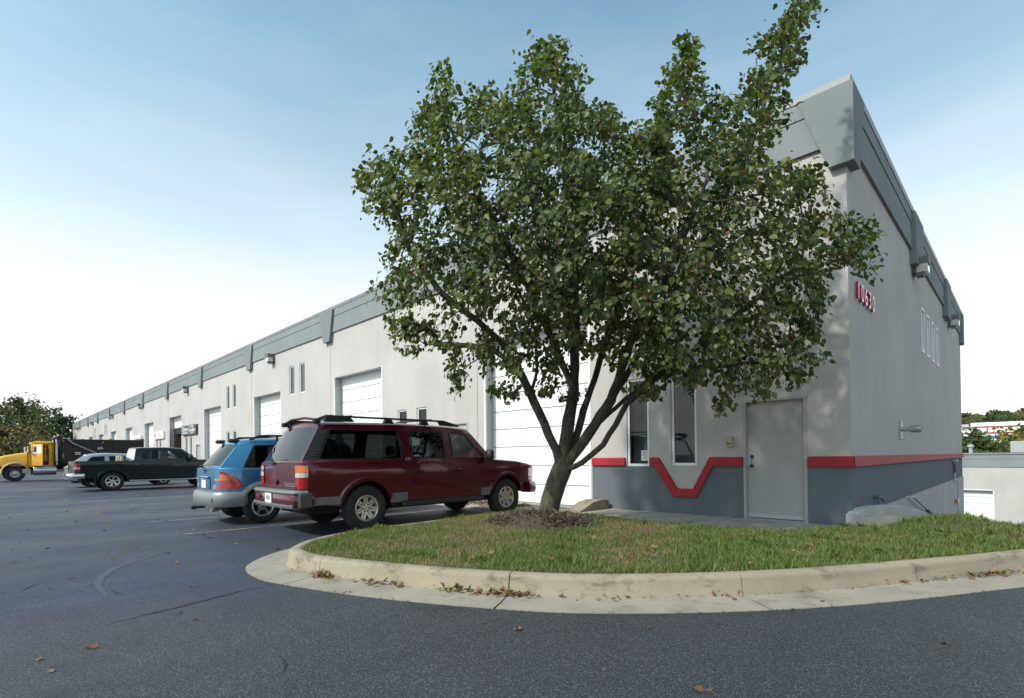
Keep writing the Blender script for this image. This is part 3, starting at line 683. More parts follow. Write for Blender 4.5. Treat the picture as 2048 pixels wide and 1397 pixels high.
MB().tube([(XC+.002, 12.0, .44), (XC+.08, 12.0, .44), (XC+.1, 12.05, .41), (XC+.1, 12.05, .05)], .022, 8)
s = MB().tube([(XC-.01, 12.15, .42), (XC+.11, 12.15, .42), (XC+.12, 12.2, .40), (XC+.12, 12.45, .34)], .03, 8).tube([(XC+.10, 12.1, .42), (XC+.10, 12.1, .05)], .02, 6); tag(s.build('bent_pipe', M['grey_plastic'], None, 40), 'short bent dark pipe above the curved low wall', 'pipe')
# low curved wall at the corner
cw = [(XC+.02, 10.27, .25), (-2.06, 10.55, .33), (-1.93, 10.9, .35), (-1.76, 11.25, .352), (-1.62, 11.7, .30), (-1.47, 12.25, .19), (-1.3, 12.9, .0)]
cwp = catmull(cw, 5); s = MB(); vs = []; pv = []
for i_, p in enumerate(cwp):
    t_ = (cwp[min(i_+1, len(cwp)-1)]-cwp[max(i_-1, 0)]); t_.z = 0; t_.normalize(); n_ = Vector((-t_.y, t_.x, 0)); z_ = p.z
    for off, zz in ((.09, -.5), (.09, z_-.012), (.078, z_), (-.078, z_-.004), (-.09, z_-.018), (-.09, -.5)): vs.append((p.x+n_.x*off, p.y+n_.y*off, zz if zz < -.4 else zz))
    for q_, (off, dz_) in enumerate(((-.085, -.155), (-.25, -.17), (-.45, -.20), (-.7, -.26))): pv.append((p.x+off*n_.x*1.0+.0, p.y+off*n_.y, max(-.2, min(z_, .36)+dz_)))
n6 = len(cwp)
s.add(vs, [(6*k+a, 6*k+6+a, 6*k+7+a, 6*k+1+a) for k in range(n6-1) for a in range(5)]+[tuple(range(6)), tuple(range(6*n6-1, 6*n6-7, -1))])
tag(s.build('low_wall', M['concrete_wall'], None, 40), 'low curved grey concrete wall at the building corner', 'low wall')
s = MB(); s.add(pv, [(4*k+a, 4*k+4+a, 4*k+5+a, 4*k+1+a) for k in range(n6-1) for a in range(3)]); tag(s.build('concrete_pad', M['tan_pad'], None, 60), kind='structure')
# concrete guard at the roll-up door
s = MB(); prof = [(0, 0), (.16, .02), (.34, .10), (.55, .20), (.75, .235), (.95, .23), (1.0, .2), (1.0, 0)]
s.prism([(8.95+a*1.35, .015+b) for a, b in prof], 'x', -7.42, -7.02); o = s.build('concrete_guard', M['curb'], None, 50)
tag(o, 'worn sloping concrete block guarding the roll-up door corner', 'concrete block')
# signs on the long wall
def sign(x0, x1, z0, z1, mat, label):
    r = empty('wall_sign', ((x0+x1)/2, YF, (z0+z1)/2)); tag(r, label, 'sign')
    w = (x1-x0)/2; h = (z1-z0)/2; MB().box(-w, w, -.13, -.002, -h, h).build('board', mat, r); return r, w, h
M['sign_dark'] = simple('sign_dark', (.035, .04, .045), .4, var=.1); M['sign_white'] = simple('sign_white', (.75, .75, .74), .4, var=.03); M['sign_orange'] = simple('sign_orange', (.8, .38, .10), .5, var=.1); M['pale_ink'] = simple('pale_ink', (.5, .52, .56), .5, var=0)
r, w, h = sign(-45.15, -41.3, 3.10, 3.78, M['sign_dark'], 'black sign with white lettering beside the half-open roll-up door')
MB().box(-.06, -.02, -.135, -.1305, -h, h).build('divider', M['sign_white'], r)
for t, x, z, sz in (('Gibson', -1.0, .08, .46), ('CONTRACTING', -1.0, -.2, .17), ('CLAMA', .85, .22, .22), ('Gun&Bro', .95, -.02, .34), ('301 1976', .95, -.24, .18)): text('lettering', t, sz, M['sign_white'], r, (x, -.136, z), (1, 0, 0), (0, 0, 1), .003, 1.25, .006)
r, w, h = sign(-54.5, -50.9, 3.08, 3.70, M['sign_white'], 'white sign with an orange emblem past the half-open roll-up door')
MB().lathe([(.001, -.138), (.26, -.138), (.26, -.1305), (.001, -.1305)], 24, 'y', (-1.25, 0, .02)).build('emblem', M['sign_orange'], r); MB().box(-1.7, -.85, -.142, -.1385, -.02, .05).build('emblem_bar', M['wood'], r)
text('lettering', 'HILL', .42, M['pale_ink'], r, (.55, -.135, 0), (1, 0, 0), (0, 0, 1), .003, 1.5)
r, w, h = sign(-63.9, -60.0, 3.14, 3.68, M['sign_white'], 'plain white sign above the end of the dump truck bed'); MB().box(-1.5, 1.5, -.135, -.1305, -.08, .06).build('lettering_band', M['pale_ink'], r)
# papers on the corner window
r = tag(empty('window_notice', (-6.12, YF+.06, 1.27)), 'small white paper notice taped inside the corner window', 'notice')
MB().box(-.11, .11, -.0025, -.0005, -.115, .115).build('paper', M['plate'], r)
for t, z, q in (('10630-G', .065, .05), ('J GERMANN', .01, .034), ('AND', -.03, .03), ('SONS, INC', -.07, .034)): text('lettering', t, q, M['ink'], r, (0, -.004, z), (1, 0, 0), (0, 0, 1), .0005)
# clutter inside the half-open bay
s = MB().box(-.6, 1.6, -.3, .3, 0, 2.0, bev=.01).box(-.62, 1.62, -.32, .32, 2.0, 2.06)
o = s.build('wooden_crate', M['wood']); o.location = (g4+2.2, YF+1.5, 0); tag(o, 'orange brown wooden cabinet inside the half-open roll-up door', 'cabinet')
# ------------------------------------------------------------------ vehicles (local: x forward from the rear end, y to the left, z up)
def wheel(name, parent, x, y, rt, wd, rr, style, side, mat):
    """mesh wheel (rim) with tyre and hub children, side +1 = left"""
    w = empty(name, (x, y, rt), 0, parent)
    t = MB(); hw = wd/2
    t.lathe([(rr*.97, -hw*.72), (rr+.012, -hw*.86), (rr+(rt-rr)*.45, -hw*1.0), (rt-.035, -hw*.93), (rt-.008, -hw*.78), (rt, -hw*.5), (rt, hw*.5), (rt-.008, hw*.78), (rt-.035, hw*.93), (rr+(rt-rr)*.45, hw*1.0), (rr+.012, hw*.86), (rr*.97, hw*.72)], 40, 'y')
    t.build('tyre', M['rubber'], w, 35)
    s = MB(); so = side*hw
    s.lathe([(rr+.008, so*.84), (rr-.006, so*.88), (rr-.022, so*.80), (rr-.035, so*.55), (rr-.05, -so*.3)], 40, 'y')
    s.lathe([(.001, so*.66), (.030, so*.68), (.036, so*.60), (.075, so*.56), (.088, so*.42)], 20, 'y')
    n = {'truck': 7, 'five': 5, 'six': 6}.get(style, 5)
    for k in range(n):
        a0 = 2*math.pi*k/n+.3
        def pt(rad, ang, d): return (rad*math.cos(ang), so*d, rad*math.sin(ang))
        if style == 'truck':      # broad Y-shaped spokes that leave rounded openings
            for dl in (-1, 1):
                p = [pt(.06, a0-.35, .58), pt(.06, a0+.35, .58), pt(rr-.03, a0+dl*.33+.11, .72), pt(rr-.03, a0+dl*.33-.11, .72)]
                q = [(v[0], v[1]-so*.22, v[2]) for v in p]
                s.add(p+q, [(0, 1, 2, 3), (0, 3, 7, 4), (1, 2, 6, 5)])
        else:
            wa, wb = (.42, .13) if style == 'five' else (.26, .09)
            rep = (0,) if style == 'five' else (-.13, .13)
            for o_ in rep:
                p = [pt(.055, a0+o_-wa, .56), pt(.055, a0+o_+wa, .56), pt(rr*.6, a0+o_+wb*1.3, .66), pt(rr-.03, a0+o_+wb, .74), pt(rr-.03, a0+o_-wb, .74), pt(rr*.6, a0+o_-wb*1.3, .66)]
                q = [(v[0], v[1]-so*.25, v[2]) for v in p]
                s.add(p+q, [(0, 1, 2, 5), (5, 2, 3, 4), (0, 5, 11, 6), (5, 4, 10, 11), (1, 2, 8, 7), (2, 3, 9, 8)])
    s.build('rim', mat, w, 30)
    b = MB().lathe([(.001, so*.30), (rr-.04, so*.30), (rr-.04, so*.1)], 24, 'y'); b.build('brake_disc', M['under'], w)
    l = MB()
    nl = 6 if style != 'five' else 5
    for k in range(nl):
        a = 2*math.pi*k/nl; l.lathe([(.001, so*.665), (.010, so*.66), (.011, so*.5)], 8, 'y', (.062*math.cos(a), 0, .062*math.sin(a)))
    l.build('lug_nut', M['ink'] if style == 'truck' else M['chrome'], w)
    return w
class Car:
    def __init__(c, name, sp):
        c.sp = sp; c.root = empty(name); c.W = sp['W']/2
    def yb(c, x, z): return c.W*pw(c.sp['plan'], x)*pw(c.sp['sec'], z)
    def zlo(c, x):
        z = pw(c.sp['sill'], x)
        for ax in c.sp['axles']:
            d = abs(x-ax)
            if d < c.sp['arch']: z = max(z, c.sp['rt']*.98+math.sqrt(c.sp['arch']**2-d*d))
        return z
    def body(c, paintm):
        sp = c.sp; L = sp['L']; ra = sp['arch']; xs = set()
        x = 0.
        while x < L: xs.add(round(x, 3)); x += .16
        xs |= {L, .03, .07, .12, L-.03, L-.07, L-.12}
        for ax in sp['axles']:
            for k in range(-10, 11): xs.add(round(ax+ra*math.sin(k/10*math.pi/2), 4))
            xs |= {round(ax-ra-.002, 4), round(ax+ra+.002, 4)}
        for a, b, m in sp['modes']: xs |= {a, b-.004}
        for a, b, n in sp['doors']: xs |= {a, b}
        xs = sorted(q for q in xs if 0 <= q <= L)
        def mode(x):
            for a, b, m in sp['modes']:
                if a <= x < b: return m
            return sp['modes'][-1][2]
        NR = 9; rings = []
        for x in xs:
            zl, zh = c.zlo(x), pw(sp['top'], x); m = mode(x); h = []
            for j in range(NR+1):
                z = lerp(zl, zh, j/NR); h.append((x, c.yb(x, z), z))
            y = h[-1][1]
            if m == 'hood': cr = pw(sp.get('crown', [(0, .06)]), x); h += [(x, y*.93, zh+cr*.45), (x, y*.55, zh+cr*.9), (x, 0, zh+cr)]
            elif m == 'cabin': h += [(x, y*.93, zh), (x, y*.86, zh-.32), (x, 0, zh-.32)]
            else: h += [(x, y-.09, zh), (x, y-.10, zh-.5), (x, 0, zh-.5)]
            rings.append(h)
        parts = {}
        def P(n): return parts.setdefault(n, MB())
        K = NR+3
        for i in range(len(xs)-1):
            xm = (xs[i]+xs[i+1])/2; m = mode(xm)
            for j in range(K):
                a, b, d, e = rings[i][j], rings[i+1][j], rings[i+1][j+1], rings[i][j+1]
                n = 'body'
                if j >= NR and m == 'cabin': n = 'cabin_tub'
                elif j >= NR+1 and m == 'bed': n = 'bed_liner'
                elif j < NR:
                    for q0, q1, dn in sp['doors']:
                        if q0 < xm < q1: n = dn
                if n == 'body' and xm > sp['doors'][-1][1]: n = 'front_wing'
                for sg, tagn in ((1, 'L'), (-1, 'R')):
                    nn = n if not n.startswith('door') else n+tagn
                    P(nn).quad(*[(v[0], v[1]*sg, v[2]) for v in (a, b, d, e)])
        for i in (0, len(xs)-1):
            for j in range(K):
                a, e = rings[i][j], rings[i][j+1]; n = 'tailgate' if i == 0 else 'nose'
                P(n).quad(a, e, (e[0], -e[1], e[2]), (a[0], -a[1], a[2]))
        mats = {'cabin_tub': M['seat'], 'bed_liner': M['black']}
        for n, mb in parts.items():
            nm = 'door' if n.startswith('door') else n
            mb.build(nm, mats.get(n, paintm), c.root, 38)
        # door gaps
        if True:
            for xq in sorted({q for d_ in sp['doors'] for q in d_[:2]}):
                z0, z1 = c.zlo(xq), pw(sp['top'], xq)
                for sg in (1, -1):
                    vs = []
                    for k in range(9):
                        z = lerp(z0, z1, k/8)
                        for dx in (-.0045, .0045): vs.append((xq+dx, (c.yb(xq+dx, z)+.0025)*sg, z))
                    MB().add(vs, [(2*k, 2*k+1, 2*k+3, 2*k+2) for k in range(8)]).build('door_gap', M['ink'], c.root)
        z0 = sp.get('under', .30)
        MB().box(.25, L-.3, -c.W*.62, c.W*.62, z0, z0+.42).box(sp['axles'][0]+ra+.05, sp['axles'][1]-ra-.05, -c.W*.9, c.W*.9, z0+.06, z0+.3).build('chassis', M['under'], c.root)
        for ax in sp['axles']: MB().box(ax-ra-.04, ax+ra+.04, -c.W*.66, c.W*.66, .42, sp['rt']+ra+.06).build('wheel_well', M['under'], c.root)
    def house(c, paintm):
        """greenhouse: stations (x at belt, x at roof, kind of the segment that follows)"""
        sp = c.sp; st = sp['house']; zt = sp['roof']; rows = [0, .07, .86, 1.0]; W = c.W
        ins = sp['inset']
        def sidept(k, r, sg):
            xb, xt = st[k][0], st[k][1]; x = lerp(xb, xt, r)
            zb = pw(sp['top'], xb); z = lerp(zb, pw(zt, xt), r); y0 = c.yb(xb, zb)*.985; y = lerp(y0, y0-ins, r)+.022*math.sin(r*math.pi)
            if k == 0: y -= sp.get('rear_tuck', .0)
            if k == len(st)-1: y -= sp.get('front_tuck', .0)*(1-r)
            return (x, y*sg, z)
        parts = {}
        def P(n): return parts.setdefault(n, MB())
        n = len(st)
        for sg in (1, -1):
            for k in range(n-1):
                for r_ in range(3):
                    q = [sidept(k, rows[r_], sg), sidept(k+1, rows[r_], sg), sidept(k+1, rows[r_+1], sg), sidept(k, rows[r_+1], sg)]
                    kind = st[k][2]
                    key = ('pillars' if kind == 'p' or (r_ != 1) else ('trim_panel' if kind == 'b' else kind+('L' if sg > 0 else 'R')))
                    if kind == 'b' and r_ == 1: key = 'trim_panel'+('L' if sg > 0 else 'R')
                    P(key).quad(*q)
        # roof with crown
        fr = [1, .93, .8, .5, 0]; cz = [0, .028, .045, .06, .066]
        def roofpt(k, j, sg):
            p = sidept(k, 1.0, 1); return (p[0], p[1]*fr[j]*sg, p[2]+cz[j]*sp.get('rcrown', 1))
        for sg in (1, -1):
            for k in range(n-1):
                for j in range(4): P('roof').quad(roofpt(k, j, sg), roofpt(k+1, j, sg), roofpt(k+1, j+1, sg), roofpt(k, j+1, sg))
        # screens
        for k, nm, bul in ((0, 'rear_window', -sp.get('rbulge', .05)), (n-1, 'windscreen', sp.get('fbulge', .13))):
            cols = [-1, -.93, -.6, -.3, 0, .3, .6, .93, 1]
            def sp_(ci, r):
                a = sidept(k, r, 1); u = cols[ci]; extra = sp.get('rcrown', 1)*.066*(1-abs(u)**2.5)*(r if r > .9 else r*.7)
                return (a[0]+bul*(1-u*u)*(1-.5*r), a[1]*u, a[2]+extra)
            rr = [0, .06, .9, 1.0] if k else [0, .04, .9, 1.0]
            if k == 0: rr = sp.get('rrows', rr)
            for ci in range(8):
                for r_ in range(3):
                    q = [sp_(ci, rr[r_]), sp_(ci+1, rr[r_]), sp_(ci+1, rr[r_+1]), sp_(ci, rr[r_+1])]
                    P(nm if (r_ == 1 and 0 < ci < 7) else 'pillars').quad(*q)
        for nm, mb in parts.items():
            if nm in ('pillars', 'roof'): mb.build(nm, paintm, c.root, 30)
            elif nm.startswith('trim_panel'): mb.build('trim_panel', M['black'], c.root, 30)
            elif nm == 'rear_window': mb.build(nm, M['rear_glass'], c.root, 30)
            elif nm == 'windscreen': mb.build(nm, M['front_glass'], c.root, 30)
            else: mb.build('side_window', M['front_glass'] if nm[0] == 'f' else M['car_glass'], c.root, 30)
        c.sidept = sidept
        for sg in (1, -1):
            for k in range(n-1):
                if st[k][2] in 'pb': continue
                lo_, hi_ = rows[1], rows[2]; A = [sidept(k, lo_, sg), sidept(k+1, lo_, sg), sidept(k+1, hi_, sg), sidept(k, hi_, sg)]
                w_ = MB(); cen = Vector(A[0])/4+Vector(A[1])/4+Vector(A[2])/4+Vector(A[3])/4; off = Vector((0, .004*sg, 0))
                mids = [A[0], [sidept(k, .5*(lo_+hi_), sg)], A[3]]
                ring = [Vector(A[0]), Vector(A[1]), Vector(sidept(k+1, .3*lo_+.7*hi_, sg)), Vector(A[2]), Vector(A[3]), Vector(sidept(k, .3*lo_+.7*hi_, sg))]; m_ = len(ring)
                for a_ in range(m_):
                    p, q = ring[a_], ring[(a_+1) % m_]; pi_, qi_ = p+(cen-p).normalized()*.034, q+(cen-q).normalized()*.034
                    w_.quad(p+off, q+off, qi_+off, pi_+off)
                w_.build('window_seal', M['black'], c.root)
    def flares(c, mat, wdt=.075, proud=.035, a0=-8, a1=188):
        for ax in c.sp['axles']:
            for sg in (1, -1):
                s = MB(); vs = []; n = 22; R0 = c.sp['arch']-.004; zc = c.sp['rt']*.98
                for k in range(n+1):
                    a = R(lerp(a0, a1, k/n)); x = ax+math.cos(a)*R0; z = zc+math.sin(a)*R0
                    xo = ax+math.cos(a)*(R0+wdt); zo = zc+math.sin(a)*(R0+wdt)
                    y0 = c.yb(min(max(x, .02), c.sp['L']-.02), max(z, .35)); y1 = c.yb(min(max(xo, .02), c.sp['L']-.02), max(zo, .35))
                    xm = lerp(x, xo, .7); zm = lerp(z, zo, .7)
                    vs += [(x, (y0-.05)*sg, z), (x, (y0+proud)*sg, z), (xm, (y1+proud)*sg, zm), (xo, (y1-.003)*sg, zo)]
                s.add(vs, [(4*k+j, 4*k+4+j, 4*k+5+j, 4*k+1+j) for k in range(n) for j in range(3)]); s.build('fender_flare', mat, c.root, 50)
    def strip(c, name, x0, x1, z0, z1, mat, proud=.012, n=10, sides=(1, -1)):
        for sg in sides:
            s = MB(); vs = []
            for k in range(n+1):
                x = lerp(x0, x1, k/n)
                for z, p in ((z0, -.01), (z0+.008, proud), (z1-.008, proud), (z1, -.01)): vs.append((x, (c.yb(x, z)+p)*sg, z))
            s.add(vs, [(4*k+j, 4*k+4+j, 4*k+5+j, 4*k+1+j) for k in range(n) for j in range(3)]+[(0, 1, 2, 3), (4*n, 4*n+1, 4*n+2, 4*n+3)]); s.build(name, mat, c.root, 30)
    def wheels(c, style, mat, yoff=.0):
        for ax in c.sp['axles']:
            for sg in (1, -1): wheel('wheel', c.root, ax, sg*(c.W-c.sp['wd']/2-.02+yoff), c.sp['rt'], c.sp['wd'], c.sp['rr'], style, sg, mat)
    def corner_light(c, zs, mat, end='rear', depth=.10, inn=.16, proud=.012, name='tail_light'):
        """lamp wrapped round a body corner: zs=(z0,z1)"""
        for sg in (1, -1):
            s = MB(); z0, z1 = zs
            L = c.sp['L']; rows = []
            for z in (z0, z1):
                x_ = (lambda q: q) if end == 'rear' else (lambda q: L-q)
                e = proud if end == 'rear' else -proud
                w0 = c.yb(x_(0), z); pts = [(x_(0)-e, w0-inn), (x_(0)-e, w0-.01), (x_(.03), c.yb(x_(.03), z)+proud*.8), (x_(.07), c.yb(x_(.07), z)+proud), (x_(depth), c.yb(x_(depth), z)+proud), (x_(depth), c.yb(x_(depth), z)-.02)]
                rows.append([(p[0], p[1]*sg, z) for p in pts])
            a, b = rows; n = len(a); q = [(p[0]+(.05 if end == 'rear' else -.05), p[1]-.06*sg, p[2]) for p in a[:1]]
            s.add(a+b, [(k, k+1, n+k+1, n+k) for k in range(n-1)]+[tuple(range(n)), tuple(range(2*n-1, n-1, -1))]); s.build(name, mat, c.root, 35)
    def put(c, px_rear, px_front, side=-1, z=0):
        """set the car so that its right-hand tyres touch the ground at two pixels"""
        a = onz(*px_rear); b = onz(*px_front); d = Vector((b.x-a.x, b.y-a.y)); h = math.atan2(d.y, d.x); c.place(a.x, a.y, h)
    def place(c, ax, ay, h):
        lx, ly = c.sp['axles'][0], -(c.W-.03)
        c.root.location = (ax-(lx*math.cos(h)-ly*math.sin(h)), ay-(lx*math.sin(h)+ly*math.cos(h)), 0); c.root.rotation_euler = (0, 0, h)
    def handle(c, x, z, mat, w=.13):
        for sg in (1, -1):
            y = c.yb(x, z); s = MB().box(x-w/2-.02, x+w/2+.02, min(y*sg, (y+.006)*sg), max(y*sg, (y+.006)*sg), z-.03, z+.03, bev=.003)
            s.build('handle_cup', M['under'], c.root); MB().box(x-w/2, x+w/2, min((y+.006)*sg, (y+.035)*sg), max((y+.006)*sg, (y+.035)*sg), z-.008, z+.022, bev=.008).build('door_handle', mat, c.root)
    def mirror(c, x, z, mat, sz=(.12, .20, .22)):
        for sg in (1, -1):
            y = c.yb(x, z)
            s = MB(); a = y+.04; s.box(x-.06, x+sz[0]-.04, min(a*sg, (a+sz[1])*sg), max(a*sg, (a+sz[1])*sg), z, z+sz[2], bev=.04).box(x-.02, x+.05, min((y-.08)*sg, (a+.05)*sg), max((y-.08)*sg, (a+.05)*sg), z+.02, z+.09, bev=.015)
            s.build('mirror', mat, c.root, 50)
    def seats(c, xs, zb, zt, ys=(-.42, .42), mat=None):
        for x in xs:
            for y in ys:
                s = MB().box(x-.08, x+.08, y-.24, y+.24, zb, zt-.17, bev=.05).box(x-.055, x+.055, y-.13, y+.13, zt-.15, zt+.05, bev=.04).box(x-.06, x+.45, y-.25, y+.25, zb-.05, zb+.10, bev=.04)
                s.build('seat', mat or M['seat'], c.root, 40)
    def plate(c, x, y, z, w=.305, h=.155, nx=-1, txt=None):
        o = MB().box(x-.004, x+.004, y-w/2, y+w/2, z-h/2, z+h/2).build('licence_plate', M['plate'], c.root)
        if txt: text('lettering', txt, .10, M['ink'], o, (x-.006, y, z), (0, -1, 0), (0, 0, 1), .001)

# ---- burgundy full-size estate SUV
SUB = Car('suv', dict(L=5.40, W=2.0, axles=(1.14, 4.44), arch=.47, rt=.385, wd=.26, rr=.215, under=.32,
    sill=[(0, .62), (.5, .46), (0.85, .44), (4.75, .46), (5.15, .50), (5.4, .58)],
    top=[(0, 1.17), (1.85, 1.165), (3.95, 1.16), (4.15, 1.165), (4.75, 1.125), (5.15, 1.06), (5.31, 1.01), (5.4, .93)],
    plan=[(0, .915), (.03, .945), (.07, .962), (.15, .98), (.6, .995), (1.35, 1), (4.05, 1), (4.85, .985), (5.15, .95), (5.31, .90), (5.4, .82)],
    sec=[(.35, .93), (.5, .955), (.68, .975), (.9, .995), (1.02, 1), (1.1, .985), (1.2, .955)],
    modes=[(0, .12, 'hood'), (.12, 4.13, 'cabin'), (4.13, 5.41, 'hood')], doors=[(1.97, 2.90, 'doorA'), (2.90, 4.05, 'doorB')], crown=[(0, .0), (4.05, .03), (4.25, .05), (5.25, .045), (5.4, .02)],
    house=[(.03, .40, 'b'), (.27, .56, 'q'), (1.87, 1.83, 'p'), (2.07, 2.07, 'r'), (2.85, 2.83, 'p'), (3.00, 2.99, 'f'), (3.87, 3.31, 'p'), (4.15, 3.51, 'p')],
    roof=[(.4, 1.775), (.8, 1.805), (2.35, 1.82), (3.05, 1.80), (3.51, 1.765)], inset=.17, rear_tuck=.0, front_tuck=.08, rbulge=.06, fbulge=.18))
SUB.body(M['burgundy']); SUB.house(M['burgundy']); SUB.flares(M['burgundy'], .085, .03, 20, 160)
tag(SUB.root, 'burgundy full-size sport utility vehicle with black roof rack parked beside the grass', 'suv')
# lower cladding split around the arches
for a, b in ((.20, .665), (1.615, 1.95), (3.72, 3.965)): SUB.strip('cladding', a, b, SUB.zlo((a+b)/2)-.0, .62, M['grey_plastic'], .018, 6)
for sg in (1, -1): MB().box(1.83, 3.77, min(.80*sg, 1.02*sg), max(.80*sg, 1.02*sg), .36, .47, bev=.025).build('running_board', M['black'], SUB.root, 40)
SUB.strip('body_moulding', 1.99, 3.91, .70, .73, M['burgundy'], .008)
for sg in (1, -1): MB().tube([(.03, .985*sg, .6), (.3, .99*sg, .6)], .001, 4)
SUB.wheels('truck', M['alloy'])
SUB.corner_light((.76, .93), M['lens_red'], depth=.11); SUB.corner_light((.935, 1.005), M['lens_clear'], depth=.11); SUB.corner_light((1.01, 1.12), M['lens_amber'], depth=.11)
SUB.corner_light((.80, .98), M['lens_clear'], 'front', .28, .30, .012, 'headlight'); SUB.corner_light((.72, .79), M['lens_amber'], 'front', .26, .2, .012, 'turn_light')
bp = [(.2, .985), (.10, .98), (.0, .965), (-.09, .92), (-.13, .75), (-.15, .4), (-.155, 0), (-.15, -.4), (-.13, -.75), (-.09, -.92), (.0, -.965), (.10, -.98), (.2, -.985)]
MB().sweep(bp[::-1], [(-.16, .47), (.0, .47), (.02, .52), (.02, .66), (.0, .685), (-.16, .685)]).build('bumper', M['burgundy'], SUB.root, 40)
MB().sweep(bp[1:-1][::-1], [(-.22, .690), (.035, .682), (.04, .70), (.01, .735), (-.22, .735)]).build('bumper_step', M['step_plastic'], SUB.root, 40)
MB().sweep(bp[3:-3][::-1], [(-.1, .43), (.03, .46), (.045, .50), (.02, .515), (-.1, .50)]).build('bumper_valance', M['step_plastic'], SUB.root, 40)
for sg in (1, -1): MB().box(-.05, .16, min(.95*sg, 1.025*sg), max(.95*sg, 1.025*sg), .46, .70, bev=.02).build('bumper_end', M['dark_plastic'], SUB.root)
SUB.plate(-.182, .0, .595, txt='4LN')
MB().lathe([(.001, -.02), (.025, -.02), (.028, .02)], 12, 'x', (-.175, .42, .6)).build('hitch_cap', M['black'], SUB.root)
MB().box(-.03, .0, -.80, .80, .745, .80, bev=.012).build('tailgate_lip', M['burgundy'], SUB.root)
MB().box(-.035, .0, .06, .20, .80, .88, bev=.015).build('tailgate_handle', M['burgundy'], SUB.root, 40)
text('badge', 'CHEVROLET', .075, M['steel'], SUB.root, (-.004, -.50, .815), (0, -1, 0), (0, 0, 1), .003, 1.3)
text('badge', 'Z71', .07, M['steel'], SUB.root, (1.97, -.972, 1.205), (1, 0, 0), (0, .05, 1), .003, 1.2)
MB().tube([(-.01, .25, 1.185), (.0, .05, 1.20), (-.005, -.35, 1.215)], [.012, .008, .005], 6).box(-.03, .03, .2, .3, 1.13, 1.20, bev=.01).build('wiper', M['black'], SUB.root)
# louvres on the rear pillar
for sg in (1, -1):
    lv = MB()
    for k in range(11):
        r_ = .12+k*.068; p = SUB.sidept(0, r_, sg); q = SUB.sidept(1, r_, sg); px = lerp(p[0], q[0], .35); py = lerp(p[1], q[1], .35); y = py*1.0
        lv.add([(px, y, p[2]), (lerp(p[0], q[0], .9), q[1]+.0*sg, q[2]), (lerp(p[0], q[0], .9), q[1]+.012*sg, q[2]-.018), (px, y+.014*sg, p[2]-.018)], [(0, 1, 2, 3)])
    o = lv.build('pillar_louvre', M['black'], SUB.root); o['kind'] = 'stuff'
# roof rack
for sg in (1, -1):
    s = MB(); pr = [(.50, 1.80), (.52, 1.93), (.60, 1.955), (2.9, 1.945), (3.15, 1.90), (3.35, 1.83), (3.30, 1.815), (3.05, 1.83)]
    yy = .80
    s.sweep([(.50, yy*sg), (1.0, (yy+.01)*sg), (2.0, (yy+.012)*sg), (2.9, yy*sg)], [(-.025, 1.905), (.025, 1.905), (.025, 1.935), (-.025, 1.935)])
    s.prism([(.46, 1.82), (.98, 1.84), (.90, 1.91), (.54, 1.938), (.46, 1.90)], 'y', (yy-.04)*sg, (yy+.045)*sg)
    for x in (1.65, 2.42): s.prism([(x-.10, 1.835), (x+.10, 1.835), (x+.05, 1.91), (x-.05, 1.91)], 'y', (yy-.04)*sg, (yy+.045)*sg)
    s.prism([(2.82, 1.84), (3.26, 1.825), (3.20, 1.86), (3.00, 1.905), (2.85, 1.935), (2.75, 1.935)], 'y', (yy-.04)*sg, (yy+.045)*sg)
    s.build('roof_rail', M['black'], SUB.root, 30)
s = MB()
for x in (.95, 2.6): s.tube([(x, -.8, 1.935), (x, 0, 1.955), (x, .8, 1.935)], .018, 8)
s.tube([(.36, -.72, 1.86), (.33, -.3, 1.905), (.33, .3, 1.905), (.36, .72, 1.86)], .020, 8)
for sg in (1, -1): s.tube([(.36, .72*sg, 1.86), (.52, .79*sg, 1.93)], .022, 8).box(.30, .42, min(.66*sg, .76*sg), max(.66*sg, .76*sg), 1.80, 1.875, bev=.015)
s.build('roof_crossbar', M['black'], SUB.root, 40)
SUB.handle(2.21, .985, M['burgundy']); SUB.handle(3.13, .985, M['burgundy']); SUB.mirror(3.83, 1.16, M['black'])
SUB.seats((2.4,), .62, 1.42); SUB.seats((1.25,), .62, 1.40); SUB.seats((3.2,), .60, 1.42)
MB().box(3.75, 4.1, -.85, .85, .9, 1.13, bev=.05).build('dashboard', M['seat'], SUB.root); MB().lathe([(.17, 0), (.185, .015), (.2, 0), (.185, -.015)], 20, 'x', (3.6, .42, 1.10), closed=True).build('steering_wheel', M['black'], SUB.root)
MB().box(3.47, 3.53, -.12, .12, 1.60, 1.68, bev=.02).build('rear_view_mirror', M['black'], SUB.root)
o = MB().box(3.07, 3.47, .895, .899, 1.30, 1.50).build('window_notice', M['plate'], SUB.root)
text('lettering', 'SWAINS', .085, M['ink'], o, (3.27, .892, 1.46), (-1, 0, 0), (0, -.25, 1), .0008, 1.1, .002); text('lettering', '(301)937 2338', .05, M['ink'], o, (3.27, .893, 1.33), (-1, 0, 0), (0, -.25, 1), .0008)
MB().sweep([(5.1, -.99), (5.33, -.93), (5.44, -.7), (5.48, 0), (5.44, .7), (5.33, .93), (5.1, .99)][::-1], [(-.2, .45), (.02, .45), (.04, .52), (.03, .64), (0, .68), (-.2, .68)]).build('bumper', M['burgundy'], SUB.root, 40)
MB().tube([(.75, -.72, .36), (1.05, -.8, .33)], .035, 10).build('exhaust', M['pipe'], SUB.root, 40)
MB().box(3.25, 3.38, -.06, .06, 1.86, 1.89, bev=.012).build('antenna', M['black'], SUB.root)
SUB.root.scale = (1, 1, 1.035)
SUB.put((735, 1063), (1014, 1031))

